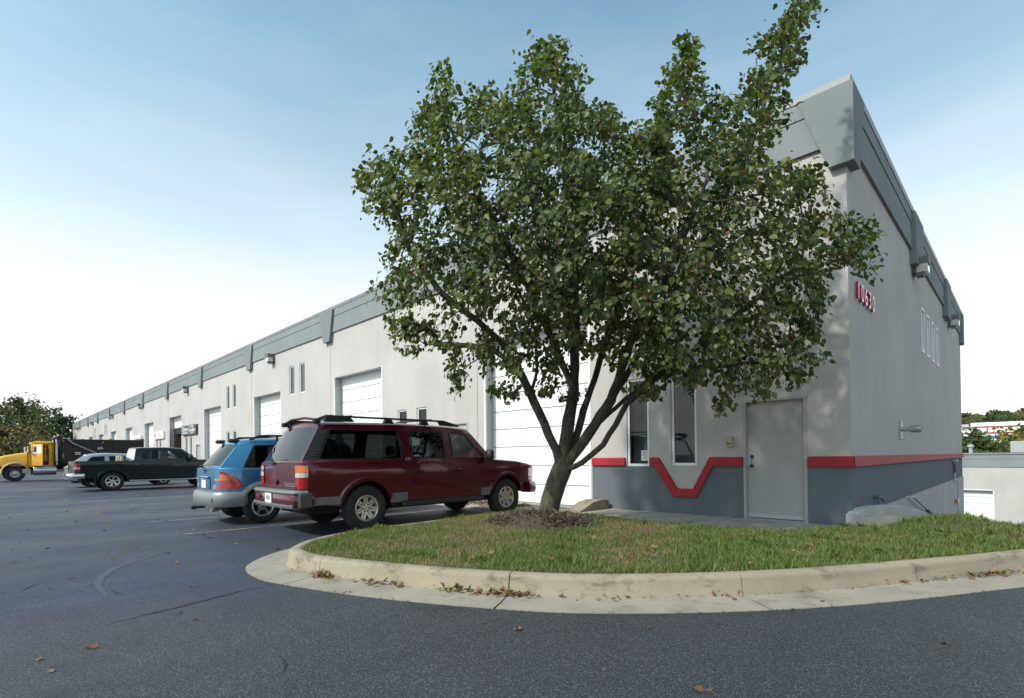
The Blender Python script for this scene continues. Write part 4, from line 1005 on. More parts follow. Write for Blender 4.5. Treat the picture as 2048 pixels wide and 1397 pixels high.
# ---- light blue compact SUV
SF = Car('suv', dict(L=4.50, W=1.84, axles=(.79, 3.41), arch=.41, rt=.345, wd=.225, rr=.205, under=.26,
    sill=[(0, .50), (.4, .34), (4.1, .34), (4.5, .45)],
    top=[(0, 1.10), (.5, 1.06), (2.6, 1.02), (3.2, 1.0), (3.6, .96), (4.2, .86), (4.4, .78), (4.5, .68)],
    plan=[(0, .76), (.03, .83), (.07, .87), (.16, .92), (.4, .975), (1, 1), (3.2, 1), (3.9, .97), (4.3, .88), (4.5, .70)],
    sec=[(.3, .94), (.45, .985), (.60, 1.0), (.78, .985), (.95, .965), (1.1, .93)],
    modes=[(0, .16, 'hood'), (.16, 3.22, 'cabin'), (3.22, 4.51, 'hood')], doors=[(1.42, 2.30, 'doorA'), (2.30, 3.15, 'doorB')], crown=[(0, .0), (3.2, .03), (3.5, .05), (4.4, .06), (4.5, .03)],
    house=[(.05, .46, 'p'), (.42, .72, 'q'), (1.25, 1.18, 'p'), (1.45, 1.40, 'r'), (2.22, 2.20, 'p'), (2.36, 2.34, 'f'), (3.05, 2.50, 'p'), (3.24, 2.66, 'p')],
    roof=[(.46, 1.60), (.8, 1.645), (1.8, 1.66), (2.3, 1.64), (2.66, 1.59)], inset=.19, rear_tuck=.0, front_tuck=.08, rbulge=.10, fbulge=.18, rrows=[0, .10, .88, 1.0]))
SF.body(M['blue']); SF.house(M['blue']); SF.flares(M['silver_clad'], .10, .02, 5, 175); tag(SF.root, 'light blue compact sport utility vehicle with silver lower cladding and roof rails', 'suv')
SF.strip('cladding', .10, .50, .38, .62, M['silver_clad'], .02); SF.strip('cladding', 1.36, 3.1, .34, .58, M['silver_clad'], .02)
SF.wheels('five', M['alloy_bright'])
bp = [(.45, .915), (.2, .90), (.08, .84), (-.02, .74), (-.08, .5), (-.11, 0), (-.08, -.5), (-.02, -.74), (.08, -.84), (.2, -.90), (.45, -.915)]
MB().sweep(bp[::-1], [(-.25, .36), (-.02, .36), (.03, .44), (.035, .58), (.0, .64), (-.06, .655), (-.25, .655)]).build('bumper', M['silver_clad'], SF.root, 45)
for sg in (1, -1): MB().lathe([(.001, -.03), (.05, -.03), (.055, .02)], 16, 'x', (-.045, .66*sg, .50)).build('fog_light', M['lens_red'], SF.root, 40)
def blob_light(c, sg, zs, prof, inn=.15, pr=0.0):
    s = MB(); n = 7; vs = []
    for k in range(n+1):
        t = k/n; z = lerp(zs[0], zs[1], t); dep = pw(prof, z)
        y = c.yb(.0, z); pts = [(-.012+.05*t, (y-inn)), (-.012+.04*t-pr, y-.01), (.05, c.yb(.05, z)+.016+pr), (min(.13, dep*.8), c.yb(.13, z)+.018+pr), (dep, c.yb(dep, z)+.012+pr), (dep, c.yb(dep, z)-.02)]
        vs += [(p[0], p[1]*sg, z) for p in pts]
    s.add(vs, [(6*k+j, 6*k+j+1, 6*k+7+j, 6*k+6+j) for k in range(n) for j in range(5)]); return s
for sg in (1, -1):
    blob_light(SF, sg, (.70, 1.04), [(.70, .30), (.73, .40), (.80, .41), (.88, .36), (.96, .24), (1.04, .10)]).build('tail_light', M['lens_red'], SF.root, 45); blob_light(SF, sg, (.87, .98), [(.87, .20), (.98, .13)], .05, .004).build('turn_light', M['lens_amber'], SF.root, 45)
MB().box(-.03, .01, -.33, .33, .70, .90, bev=.02).build('plate_recess', M['blue'], SF.root, 40); SF.plate(-.035, .02, .79); MB().box(-.05, .0, -.30, .30, .905, .94, bev=.012).build('tailgate_handle', M['blue'], SF.root)
text('badge', 'H', .10, M['chrome'], SF.root, (-.012, .03, 1.03), (0, -1, 0), (0, 0, 1), .006, 1.5); text('badge', 'Santa Fe', .06, M['steel'], SF.root, (.02, -.42, 1.03), (0, -1, 0), (0, 0, 1), .004)
MB().tube([(-.06, .10, 1.135), (-.03, -.1, 1.16), (-.03, -.42, 1.17)], [.014, .010, .006], 6).lathe([(.001, -.03), (.03, -.02), (.03, .03)], 10, 'x', (-.06, .10, 1.135)).build('wiper', M['black'], SF.root)
for sg in (1, -1):
    yy = .64; s = MB().tube([(.62, yy*sg, 1.66), (.80, yy*sg, 1.735), (1.2, (yy+.01)*sg, 1.75), (2.1, yy*sg, 1.735), (2.4, (yy-.02)*sg, 1.66)], .024, 8)
    for x in (1.15, 1.8): s.tube([(x, yy*sg, 1.745), (x, yy*sg, 1.67)], .024, 8)
    s.build('roof_rail', M['black'], SF.root, 40); MB().box(.28, .50, min(.38*sg, .47*sg), max(.38*sg, .47*sg), 1.60, 1.68, bev=.03).build('spoiler_fin', M['black'], SF.root, 40)
SF.mirror(3.0, 1.02, M['blue'], (.10, .18, .17)); SF.seats((1.35, 2.2), .5, 1.32, (-.38, .38)); SF.handle(1.62, .86, M['blue']); SF.handle(2.46, .86, M['blue'])
MB().tube([(-.02, .0, .34), (-.2, 0, .33)], .03, 8).box(-.26, -.18, -.035, .035, .30, .37, bev=.01).build('tow_hitch', M['black'], SF.root); MB().tube([(.1, -.5, .30), (-.04, -.52, .29)], .03, 8).build('exhaust', M['pipe'], SF.root, 40)
a = onz(527, 1047); SF.place(a.x, a.y, R(89))

# ---- dark green crew-cab pickup
PU = Car('pickup', dict(L=5.70, W=2.0, axles=(1.20, 4.73), arch=.475, rt=.40, wd=.27, rr=.235, under=.36,
    sill=[(0, .66), (.45, .56), (1.0, .50), (4.9, .50), (5.4, .52), (5.7, .6)],
    top=[(0, 1.28), (1.9, 1.285), (1.904, 1.30), (4.0, 1.31), (4.35, 1.30), (5.0, 1.25), (5.5, 1.16), (5.62, 1.08), (5.7, .98)],
    plan=[(0, .955), (.03, .97), (.1, .98), (1.2, 1), (4.4, 1), (5.2, .985), (5.5, .95), (5.7, .86)],
    sec=[(.45, .95), (.6, .965), (.8, .985), (1.0, 1), (1.15, 1), (1.3, .955)],
    modes=[(0, .10, 'hood'), (.10, 1.80, 'bed'), (1.80, 1.90, 'hood'), (1.90, 4.33, 'cabin'), (4.33, 5.71, 'hood')], doors=[(2.02, 3.02, 'doorA'), (3.02, 4.18, 'doorB')], crown=[(0, .0), (4.2, .02), (4.5, .05), (5.5, .05), (5.7, .02)],
    house=[(1.92, 2.02, 'p'), (2.20, 2.22, 'r'), (2.95, 2.95, 'p'), (3.14, 3.14, 'f'), (4.05, 3.56, 'p'), (4.34, 3.70, 'p')],
    roof=[(2.0, 1.83), (2.4, 1.87), (3.2, 1.865), (3.7, 1.82)], inset=.15, rear_tuck=0, front_tuck=.08, rbulge=.0, fbulge=.16, rcrown=.6))
PU.body(M['darkgreen']); PU.house(M['darkgreen']); PU.flares(M['darkgreen'], .10, .035, 10, 170); tag(PU.root, 'dark green crew-cab pickup truck with chrome rear bumper', 'pickup')
PU.wheels('six', M['alloy_bright']); PU.corner_light((.95, 1.03), M['lens_clear'], depth=.16, inn=.10); PU.corner_light((.84, .948), M['lens_red'], depth=.16, inn=.10); PU.corner_light((1.032, 1.17), M['lens_red'], depth=.16, inn=.10)
PU.corner_light((.88, 1.06), M['lens_clear'], 'front', .3, .3, .012, 'headlight')
bp = [(.30, .99), (.08, .985), (-.06, .95), (-.12, .8), (-.14, 0), (-.12, -.8), (-.06, -.95), (.08, -.985), (.30, -.99)]
MB().sweep(bp[::-1], [(-.15, .55), (.0, .56), (.03, .62), (.03, .72), (.0, .76), (-.15, .765)]).build('bumper', M['chrome'], PU.root, 40)
MB().box(-.32, -.05, -.04, .04, .46, .52).lathe([(.001, .52), (.03, .53), (.034, .57), (.001, .60)], 12, 'z', (-.29, 0, 0)).build('tow_hitch', M['chrome'], PU.root)
for sg in (1, -1): MB().tube([(1.75, .98*sg, .42), (1.9, 1.0*sg, .41), (4.1, 1.0*sg, .41), (4.2, .98*sg, .42)], .035, 8).build('running_board', M['steel'], PU.root, 40)
for sg in (1, -1): MB().box(.62, .66, min(.75*sg, 1.0*sg), max(.75*sg, 1.0*sg), .28, .66, bev=.01).build('mud_flap', M['rubber'], PU.root)
PU.handle(2.22, 1.12, M['darkgreen']); PU.handle(3.2, 1.12, M['darkgreen']); PU.mirror(3.96, 1.30, M['black'], (.12, .22, .26)); PU.seats((2.35, 3.25), .75, 1.58)
text('badge', 'F150', .09, M['steel'], PU.root, (4.32, -.985, 1.16), (1, 0, 0), (0, .05, 1), .004, 1.2); text('badge', 'F-150', .09, M['steel'], PU.root, (-.004, -.6, 1.0), (0, -1, 0), (0, 0, 1), .004)
MB().box(3.95, 4.3, -.85, .85, 1.0, 1.26, bev=.05).build('dashboard', M['seat'], PU.root)
s = MB()
for k in range(6): s.box(1.5+.05*(k % 2), 1.62, -.7+k*.24, -.55+k*.24, 1.2, 1.42+.05*(k % 3), bev=.02)
s.build('bed_load', M['tan'], PU.root)
PU.place(-27.4, 3.68, R(91)); PU.root.scale = (1.03, 1.0, .98)

# ---- silver car between the pickup and the lorry
SV = Car('silver_car', dict(L=4.7, W=1.84, axles=(.95, 3.75), arch=.39, rt=.33, wd=.22, rr=.20, under=.22,
    sill=[(0, .40), (.4, .30), (4.3, .30), (4.7, .4)], top=[(0, .98), (1, .99), (3.3, .95), (3.6, .92), (4.3, .78), (4.6, .66), (4.7, .55)],
    plan=[(0, .84), (.06, .9), (.3, .97), (1, 1), (3.6, 1), (4.3, .92), (4.7, .72)], sec=[(.3, .95), (.6, 1.0), (.8, .985), (1.0, .94)],
    modes=[(0, .12, 'hood'), (.12, 3.4, 'cabin'), (3.4, 4.71, 'hood')], doors=[(1.5, 2.4, 'doorA'), (2.4, 3.4, 'doorB')], crown=[(0, 0), (3.4, .04), (4.7, .03)],
    house=[(.06, .75, 'p'), (.40, .95, 'q'), (1.35, 1.35, 'p'), (1.55, 1.52, 'r'), (2.32, 2.30, 'p'), (2.44, 2.42, 'f'), (3.22, 2.55, 'p'), (3.42, 2.72, 'p')],
    roof=[(.7, 1.52), (1.2, 1.58), (2.0, 1.59), (2.72, 1.50)], inset=.20, front_tuck=.08, rbulge=.1, fbulge=.2))
SV.body(M['silver']); SV.house(M['silver']); SV.wheels('five', M['alloy_bright']); tag(SV.root, 'silver car mostly hidden behind the dark green pickup', 'car')
SV.corner_light((.70, .92), M['lens_red'], depth=.2); SV.mirror(3.2, .95, M['silver'], (.1, .16, .15)); SV.seats((1.5, 2.3), .45, 1.25, (-.38, .38))
SV.place(-31.6, 3.6, R(92))

# ---- yellow dump truck: local x forward, nose toward -Y
DT = empty('dump_truck'); tag(DT, 'yellow dump truck with open cab door and black steel tipper bed', 'dump truck')
M['bed_steel'] = simple('bed_steel', (.018, .017, .017), .65, var=.4, vscale=2, bmp=.1, dirt=((.09, .05, .03), 2.5, .58)); M['dustyyellow'] = simple('dusty_fender', (.52, .36, .17), .8, var=.2)
# x from rear bumper 0 to nose 8.6
s = MB().box(.2, 7.7, -.45, -.30, .75, 1.02).box(.2, 7.7, .30, .45, .75, 1.02).box(.4, 5, -.8, .8, .95, 1.2); s.build('chassis', M['under'], DT)
def dwheel(x, y, sg, dual=False):
    w = empty('wheel', (x, y, .53), 0, DT)
    for k in ((0,) if not dual else (0, -.33*sg)):
        t = MB().lathe([(.28, -.13), (.31, -.145), (.42, -.15), (.50, -.135), (.53, -.10), (.53, .10), (.50, .135), (.42, .15), (.31, .145), (.28, .13)], 32, 'y', (0, k, 0)); t.build('tyre', M['rubber'], w, 35)
    MB().lathe([(.285, .10*sg), (.27, .13*sg), (.25, .05*sg), (.17, .03*sg), (.15, .12*sg), (.10, .14*sg), (.001, .15*sg)] if not dual else [(.285, .10*sg), (.27, .13*sg), (.20, -.02*sg), (.12, .0), (.10, .06*sg), (.001, .07*sg)], 24, 'y').build('rim', M['pipe'], w, 35)
for sg in (1, -1):
    dwheel(6.72, .98*sg, sg); dwheel(2.3, .95*sg, sg, True); dwheel(1.0, .95*sg, sg, True)
# hood: tapered, sloping
def loft(mb, secs, mi=0, cap=True):
    n = len(secs[0]); mb.add([v for q in secs for v in q], [(i*n+j, (i+1)*n+j, (i+1)*n+(j+1) % n, i*n+(j+1) % n) for i in range(len(secs)-1) for j in range(n)]+([tuple(range(n)), tuple(range(len(secs)*n-1, len(secs)*n-n-1, -1))] if cap else []), mi)
def sec(x, w, z0, z1, r=.14): return [(x, -w, z0), (x, w, z0), (x, w, z1-r), (x, w-r*.5, z1-r*.3), (x, w-r*1.4, z1), (x, -w+r*1.4, z1), (x, -w+r*.5, z1-r*.3), (x, -w, z1-r)]
s = MB(); loft(s, [sec(6.1, .90, 1.05, 1.98), sec(6.6, .80, 1.05, 1.90), sec(7.15, .72, 1.05, 1.78), sec(7.55, .66, 1.0, 1.66), sec(7.7, .62, .95, 1.52, .2)]); s.build('hood', M['yellow'], DT, 40)
for sg in (1, -1):
    s = MB(); vs = []; n = 14
    for k in range(n+1):
        a = R(lerp(-5, 180, k/n))
        for rr_, yy in ((.60, 1.17), (.66, 1.17), (.69, 1.08), (.69, .62)): vs.append((6.72+math.cos(a)*rr_*1.05, yy*sg, .62+math.sin(a)*rr_*.98))
    s.add(vs, [(4*k+j, 4*k+4+j, 4*k+5+j, 4*k+1+j) for k in range(n) for j in range(3)]); s.build('fender', M['dustyyellow'] if True else M['yellow'], DT, 50)
    MB().lathe([(.001, .16), (.10, .15), (.11, .05)], 14, 'x', (7.52, .82*sg, 1.12)).build('headlight', M['lens_clear'], DT, 40)
MB().box(7.68, 7.75, -.5, .5, .95, 1.45, bev=.02).build('grille', M['chrome'], DT); MB().box(7.72, 7.95, -1.15, 1.15, .48, .80, bev=.04).build('bumper', M['steel'], DT)
# cab shell with a real door opening on the left side
cab = MB(); x0, x1 = 4.72, 6.12; zc0, zc1 = 1.02, 2.66; wc = 1.0; do0, do1 = 4.98, 5.92
cab.box(x0, x1, -wc, -wc+.05, zc0, 1.90).box(x0, x0+.12, -wc, wc, zc0, zc1).box(x1-.06, x1, -wc, wc, zc0, 1.95).box(x0, x1, -wc, wc, zc0-.06, zc0+.06)
cab.box(x0, do0, wc-.06, wc, zc0, zc1).box(do1, x1, wc-.06, wc, zc0, 1.95)
cab.box(x0, do0, -wc, -wc+.06, 1.9, zc1).box(x0, x1-.42, -wc, -wc+.05, 2.55, zc1).box(x0, x1-.42, wc-.05, wc, 2.55, zc1)
for sg in (1, -1): cab.prism([(x1-.10, 1.9), (x1, 1.9), (x1-.36, zc1), (x1-.48, zc1)], 'y', (wc-.07)*sg, wc*sg)
cab.build('cab', M['yellow'], DT, 35)
s = MB(); loft(s, [[(x0, -wc, zc1-.04), (x0, wc, zc1-.04), (x0, wc-.1, zc1+.10), (x0, -wc+.1, zc1+.10)], [(x1-.5, -wc, zc1-.04), (x1-.5, wc, zc1-.04), (x1-.5, wc-.1, zc1+.12), (x1-.5, -wc+.1, zc1+.12)], [(x1-.25, -wc, zc1-.06), (x1-.25, wc, zc1-.06), (x1-.25, wc-.12, zc1+.02), (x1-.25, -wc+.12, zc1+.02)]]); s.build('cab_roof', M['yellow'], DT, 40)
MB().quad((x1-.03, -wc+.07, 1.95), (x1-.03, wc-.07, 1.95), (x1-.38, wc-.07, zc1-.03), (x1-.38, -wc+.07, zc1-.03)).build('windscreen', M['front_glass'], DT); MB().quad((x0+.25, -wc+.025, 1.92), (x1-.15, -wc+.025, 1.92), (x1-.42, -wc+.025, 2.54), (x0+.25, -wc+.025, 2.54)).build('side_window', M['front_glass'], DT)
MB().box(x0+.15, x0+.35, .2, .8, 1.2, 2.2, bev=.05).box(x0+.2, x0+.7, .2, .8, 1.15, 1.4, bev=.05).build('seat', M['seat'], DT); MB().lathe([(.2, 0), (.22, .02), (.24, 0), (.22, -.02)], 18, 'x', (5.75, .45, 1.75), closed=True).build('steering_wheel', M['black'], DT); MB().box(5.8, 6.05, -.9, .9, 1.3, 1.85).build('dashboard', M['seat'], DT)
dd = empty('door', (do1, wc, 1.05), R(-55), DT)
MB().box(-.92, 0, -.045, .0, 0, .85, bev=.01).box(-.92, -.84, -.045, 0, .85, 1.5).box(-.10, 0, -.045, 0, .85, 1.5).box(-.84, -.1, -.045, 0, 1.43, 1.5).build('door_panel', M['yellow'], dd); MB().quad((-.84, -.02, .85), (-.1, -.02, .85), (-.1, -.02, 1.43), (-.84, -.02, 1.43)).build('pane', M['front_glass'], dd)
for sg in (1, -1):
    MB().lathe([(.001, 0), (.31, 0), (.33, .03), (.33, 1.17), (.31, 1.2), (.001, 1.2)], 24, 'x', (4.6, .92*sg, .72)).build('fuel_tank', M['steel'], DT, 35); MB().box(5.95, 6.35, min(.7*sg, 1.15*sg), max(.7*sg, 1.15*sg), .55, .85, bev=.02).build('step', M['pipe'], DT)
    MB().tube([(4.55, .88*sg, 1.1), (4.55, .88*sg, 3.0), (4.45, .88*sg, 3.2)], .075, 12).tube([(4.55, .88*sg, 1.35), (4.55, .88*sg, 2.55)], .13, 14).build('exhaust_stack', M['steel'], DT, 40)
    MB().box(6.0, 6.1, min(1.25*sg, 1.05*sg), max(1.25*sg, 1.05*sg), 1.98, 2.4, bev=.02).build('mirror', M['chrome'], DT)
# tipper bed with ribs
bw = 1.22; b0, b1, bz0, bz1 = -.55, 4.38, 1.22, 2.92
bed = MB().box(b0, b1, -bw, bw, bz0, bz0+.12).box(b0, b1, bw-.05, bw, bz0, bz1).box(b0, b1, -bw, -bw+.05, bz0, bz1).box(b1-.06, b1, -bw, bw, bz0, bz1+.15).box(b0, b0+.06, -bw, bw, bz0, bz1+.12).box(b0, b1, bw-.06, bw+.05, bz1-.12, bz1).box(b0, b1, -bw-.05, -bw+.06, bz1-.12, bz1); bed.box(b1, b1+.35, -bw+.1, bw-.1, bz1+.02, bz1+.1)
bed.build('tipper_bed', M['bed_steel'], DT)
for k in range(9):
    x = b0+.1+k*.58
    for sg in (1, -1): MB().box(x, x+.10, min(bw*sg, (bw+.045)*sg), max(bw*sg, (bw+.045)*sg), bz0, bz1-.12).build('rib', M['bed_steel'], DT)
text('lettering', '#5', .26, M['plate'], DT, (2.15, bw+.03, 2.28), (-1, 0, 0), (0, 0, 1), .003, 1.2); 
for z in (1.93, 1.82): MB().box(3.28, 3.6, bw+.002, bw+.006, z, z+.06).build('lettering', M['plate'], DT)
for x, z in ((1.95, 2.66), (4.2, 2.72), (4.2, 1.62), (4.2, 1.75)): MB().box(x, x+.1, bw+.046, bw+.07, z, z+.09).build('marker_light', M['lens_amber'], DT)
for sg in (1, -1): MB().tube([(4.3, (bw+.10)*sg, 2.98), (4.05, (bw+.12)*sg, 2.95), (3.7, (bw+.12)*sg, 2.6), (2.4, (bw+.12)*sg, 1.9)], .05, 8).build('tarp_arm', M['steel'], DT, 40)
MB().lathe([(.001, -bw), (.16, -bw), (.16, bw), (.001, bw)], 14, 'y', (4.45, 0, 3.02)).build('tarp_roll', M['bed_steel'], DT, 40); MB().box(1.2, 1.5, -.4, .4, bz1-.1, bz1+.16, bev=.05).box(-.4, .9, -1.1, 1.1, bz1-.3, bz1+.02, bev=.08).build('load', M['tan'], DT)
DT.rotation_euler = (0, 0, R(-88)); 
DT.scale = (.94, .94, .94)
a = onz(30, 963.5)
# left front tyre footprint at local (6.72, 1.11)
h = R(-88); lx, ly = 6.72*.94, 1.11*.94; DT.location = (a.x-(lx*math.cos(h)-ly*math.sin(h)), a.y-(lx*math.sin(h)+ly*math.cos(h)), 0)
# ------------------------------------------------------------------ the pear tree
def leaf_geo():
    """unit leaf: folded heart shape, base at the origin, tip along +y, upper face +z"""
    v = np.array([(0, 0, 0), (-.36, .22, .06), (-.44, .48, .09), (-.25, .80, .04), (0, 1.12, -.10), (.25, .80, .04), (.44, .48, .09), (.36, .22, .06), (0, .52, -.02)])
    f = [(0, 8, 1), (1, 8, 2), (2, 8, 3), (3, 8, 4), (4, 8, 5), (5, 8, 6), (6, 8, 7), (7, 8, 0)]
    return v, np.array(f)
LV, LFc = leaf_geo()
def mesh_np(name, V, F, cols=None, mat=None, smooth=True):
    me = bpy.data.meshes.new(name); nv, nf, k = len(V), len(F), F.shape[1]
    me.vertices.add(nv); me.vertices.foreach_set('co', V.astype(np.float32).ravel())
    me.loops.add(nf*k); me.loops.foreach_set('vertex_index', F.astype(np.int32).ravel())
    me.polygons.add(nf); me.polygons.foreach_set('loop_start', np.arange(0, nf*k, k, dtype=np.int32)); me.polygons.foreach_set('loop_total', np.full(nf, k, dtype=np.int32))
    if smooth: me.polygons.foreach_set('use_smooth', np.ones(nf, dtype=bool))
    if cols is not None:
        a = me.color_attributes.new('Col', 'FLOAT_COLOR', 'POINT'); c4 = np.ones((nv, 4), np.float32); c4[:, :3] = cols; a.data.foreach_set('color', c4.ravel())
    me.update(calc_edges=True); me.validate()
    if mat: me.materials.append(mat)
    return me
def frames(Y, Z):
    """orthonormal frames (n,3,3) with columns x,y,z from a tip direction and an approximate face normal"""
    Y = Y/np.linalg.norm(Y, axis=1, keepdims=True); X = np.cross(Y, Z); X /= np.linalg.norm(X, axis=1, keepdims=True)+1e-9; Z = np.cross(X, Y)
    return np.stack([X, Y, Z], axis=2)
def scatter(P, Fr, S, base_v, base_f):
    n = len(P); V = np.einsum('nij,vj->nvi', Fr, base_v)*S[:, None, None]+P[:, None, :]
    F = base_f[None]+(np.arange(n)*len(base_v))[:, None, None]
    return V.reshape(-1, 3), F.reshape(-1, base_f.shape[1])
# crown lobes traced from the photograph: centre column, row, half width, half height, depth shift, weight
lobes = [(790, 352, 84, 56, -.1, 1), (760, 420, 40, 40, 0, .5), (884, 185, 36, 68, .1, .9), (860, 250, 40, 50, 0, .7), (965, 225, 62, 52, .2, 1), (900, 300, 90, 60, 0, 1), (850, 380, 110, 60, -.3, 1.1),
 (1100, 115, 48, 54, .3, .9), (1065, 165, 50, 50, .1, .8), (1135, 155, 46, 60, .4, .9), (1180, 230, 72, 50, .3, 1), (1080, 260, 110, 70, 0, 1.2), (1235, 250, 40, 40, .3, .6), (1375, 140, 38, 70, -.2, .9), (1345, 215, 62, 55, -.1, 1), (1400, 200, 45, 45, -.2, .8),
 (1600, 30, 42, 62, -.6, 1), (1555, 110, 55, 72, -.6, 1.2), (1520, 200, 68, 70, -.5, 1.2), (1470, 270, 90, 70, -.4, 1.2), (1380, 300, 120, 70, 0, 1.2), (1250, 330, 110, 80, .2, 1.2), (1120, 370, 130, 80, -.2, 1.3), (990, 380, 120, 80, -.3, 1.2),
 (1610, 345, 48, 36, -.7, .8), (1560, 380, 80, 50, -.6, 1), (1480, 400, 110, 70, -.4, 1.2), (1350, 430, 130, 80, .1, 1.3), (1200, 460, 140, 80, 0, 1.3), (1050, 480, 140, 80, -.3, 1.2), (900, 470, 120, 60, -.3, 1.1), (830, 520, 70, 55, -.2, .8),
 (1700, 480, 58, 56, -.8, 1), (1735, 530, 30, 28, -.9, .4), (1640, 470, 80, 60, -.7, 1), (1560, 500, 110, 70, -.6, 1.2), (1440, 540, 130, 80, -.3, 1.2), (1300, 560, 130, 75, .1, 1.1), (1150, 580, 130, 70, -.1, 1), (1010, 580, 120, 60, -.2, 1), (880, 580, 100, 45, -.2, .8),
 (765, 590, 38, 26, -.2, .45), (790, 665, 34, 28, -.1, .35), (850, 690, 44, 32, -.1, .45), (840, 630, 70, 35, -.1, .5), (920, 765, 26, 34, -.2, .32), (930, 700, 50, 40, -.1, .45), (1010, 700, 70, 55, 0, .6), (1008, 785, 28, 24, 0, .25), (1105, 770, 30, 36, .4, .22), (1100, 690, 70, 60, .3, .5), (1190, 660, 80, 60, .3, .6),
 (1600, 590, 70, 60, -.7, 1), (1500, 630, 120, 70, -.6, 1.2), (1380, 650, 110, 70, -.3, 1), (1610, 690, 55, 38, -.8, .7), (1560, 740, 70, 45, -.8, .9), (1480, 720, 110, 60, -.7, 1.1), (1370, 730, 80, 45, -.5, .7), (1500, 775, 60, 30, -.8, .5), (1450, 812, 22, 26, -.8, .2), (1270, 700, 70, 50, -.1, .5), (1290, 770, 45, 26, -.3, .25)]
D0 = 8.55
def crown_depth(x, y):
    u = (x-1230)/560; v = (y-430)/460; return max(.12, 1-u*u-v*v)**.5
att = []
tot = sum(l[2]*l[3]*l[5] for l in lobes)
for (cx, cy, rx, ry, dz, wgt) in lobes:
    n = max(7, int(6200*rx*ry*wgt/tot*(.75 if cy < 240 else 1)))
    for _ in range(n):
        a = random.uniform(0, 2*math.pi); rr = math.sqrt(random.random())*.95
        x = cx+rx*rr*math.cos(a); y = cy+ry*rr*math.sin(a)
        th = 2.1*crown_depth(x, y); d = D0-.35+dz*.7+random.uniform(-1, 1)*th
        if x > 1350: d = min(d, D0-.1-(x-1350)*.0018)
        p = pix(x, y, d)
        if p.y > YF-.55 and p.x < XC+.4: continue
        att.append(p)
ATT = np.array([tuple(p) for p in att])
limbs = [  # (column, row, forward distance)
 [(1093, 1046, 8.95), (1102, 1000, 8.95), (1113, 965, 8.95), (1124, 938, 8.95)],
 [(1124, 938, 8.95), (1112, 900, 8.9), (1098, 872, 8.85), (1078, 825, 8.8), (1062, 790, 8.75), (1035, 735, 8.65), (1005, 690, 8.55), (955, 640, 8.4), (885, 590, 8.3), (820, 500, 8.2), (780, 390, 8.2)],
 [(1124, 938, 8.95), (1130, 890, 8.95), (1138, 840, 9.0), (1147, 780, 9.05), (1150, 690, 9.1), (1150, 590, 9.15), (1145, 450, 9.2), (1120, 290, 9.1), (1102, 130, 9.0)],
 [(1130, 930, 8.98), (1150, 880, 9.05), (1168, 820, 9.1), (1195, 740, 9.1), (1228, 640, 9.0), (1262, 510, 8.8), (1310, 360, 8.5), (1368, 170, 8.3)],
 [(1132, 930, 8.93), (1178, 866, 8.85), (1222, 800, 8.75), (1262, 735, 8.6), (1310, 655, 8.45), (1365, 555, 8.3), (1440, 420, 8.1), (1520, 230, 7.9), (1590, 50, 7.8)],
 [(1130, 945, 8.88), (1165, 925, 8.75), (1205, 890, 8.6), (1232, 850, 8.5), (1255, 808, 8.4), (1300, 765, 8.25), (1370, 715, 8.05), (1460, 640, 7.85), (1560, 560, 7.7), (1680, 495, 7.55)],
 [(1178, 866, 8.85), (1235, 812, 8.8), (1300, 760, 8.6), (1400, 735, 8.2), (1480, 730, 7.95), (1570, 710, 7.75)],
 [(1147, 780, 9.05), (1110, 690, 8.8), (1050, 560, 8.3), (970, 410, 7.9), (890, 230, 7.8)],
 [(1035, 735, 8.65), (980, 695, 8.7), (920, 690, 8.75), (850, 690, 8.8)],
 [(1138, 840, 9.0), (1152, 740, 8.5), (1135, 630, 7.8), (1085, 490, 7.1), (1060, 330, 6.9)],
 [(1168, 820, 9.1), (1205, 700, 9.6), (1235, 560, 10.1), (1240, 400, 10.2)],
 [(1222, 800, 8.75), (1260, 690, 8.1), (1330, 540, 7.2), (1400, 400, 6.9)],
 [(1062, 790, 8.75), (1075, 740, 8.9), (1070, 660, 9.2), (1020, 540, 9.5)]]
TX = [tuple(pix(1093, 1046, 8.95))]; PAR = [-1]; node_of = {limbs[0][0]: 0}
for li in limbs:
    P = catmull([pix(*q) for q in li], 1); cur = node_of.get(li[0])
    if cur is None:
        p0 = np.array(tuple(pix(*li[0]))); cur = int(np.argmin(np.linalg.norm(np.array(TX)-p0, axis=1)))
    for q0, q1 in zip(li, li[1:]):
        a, b = pix(*q0), pix(*q1); n = max(1, int((b-a).length/.16))
        for k in range(1, n+1):
            p = a.lerp(b, k/n)+Vector((random.uniform(-1, 1), random.uniform(-1, 1), random.uniform(-1, 1)))*.012*(0 if li is limbs[0] else 1)
            TX.append(tuple(p)); PAR.append(cur); cur = len(TX)-1
        node_of[q1] = cur
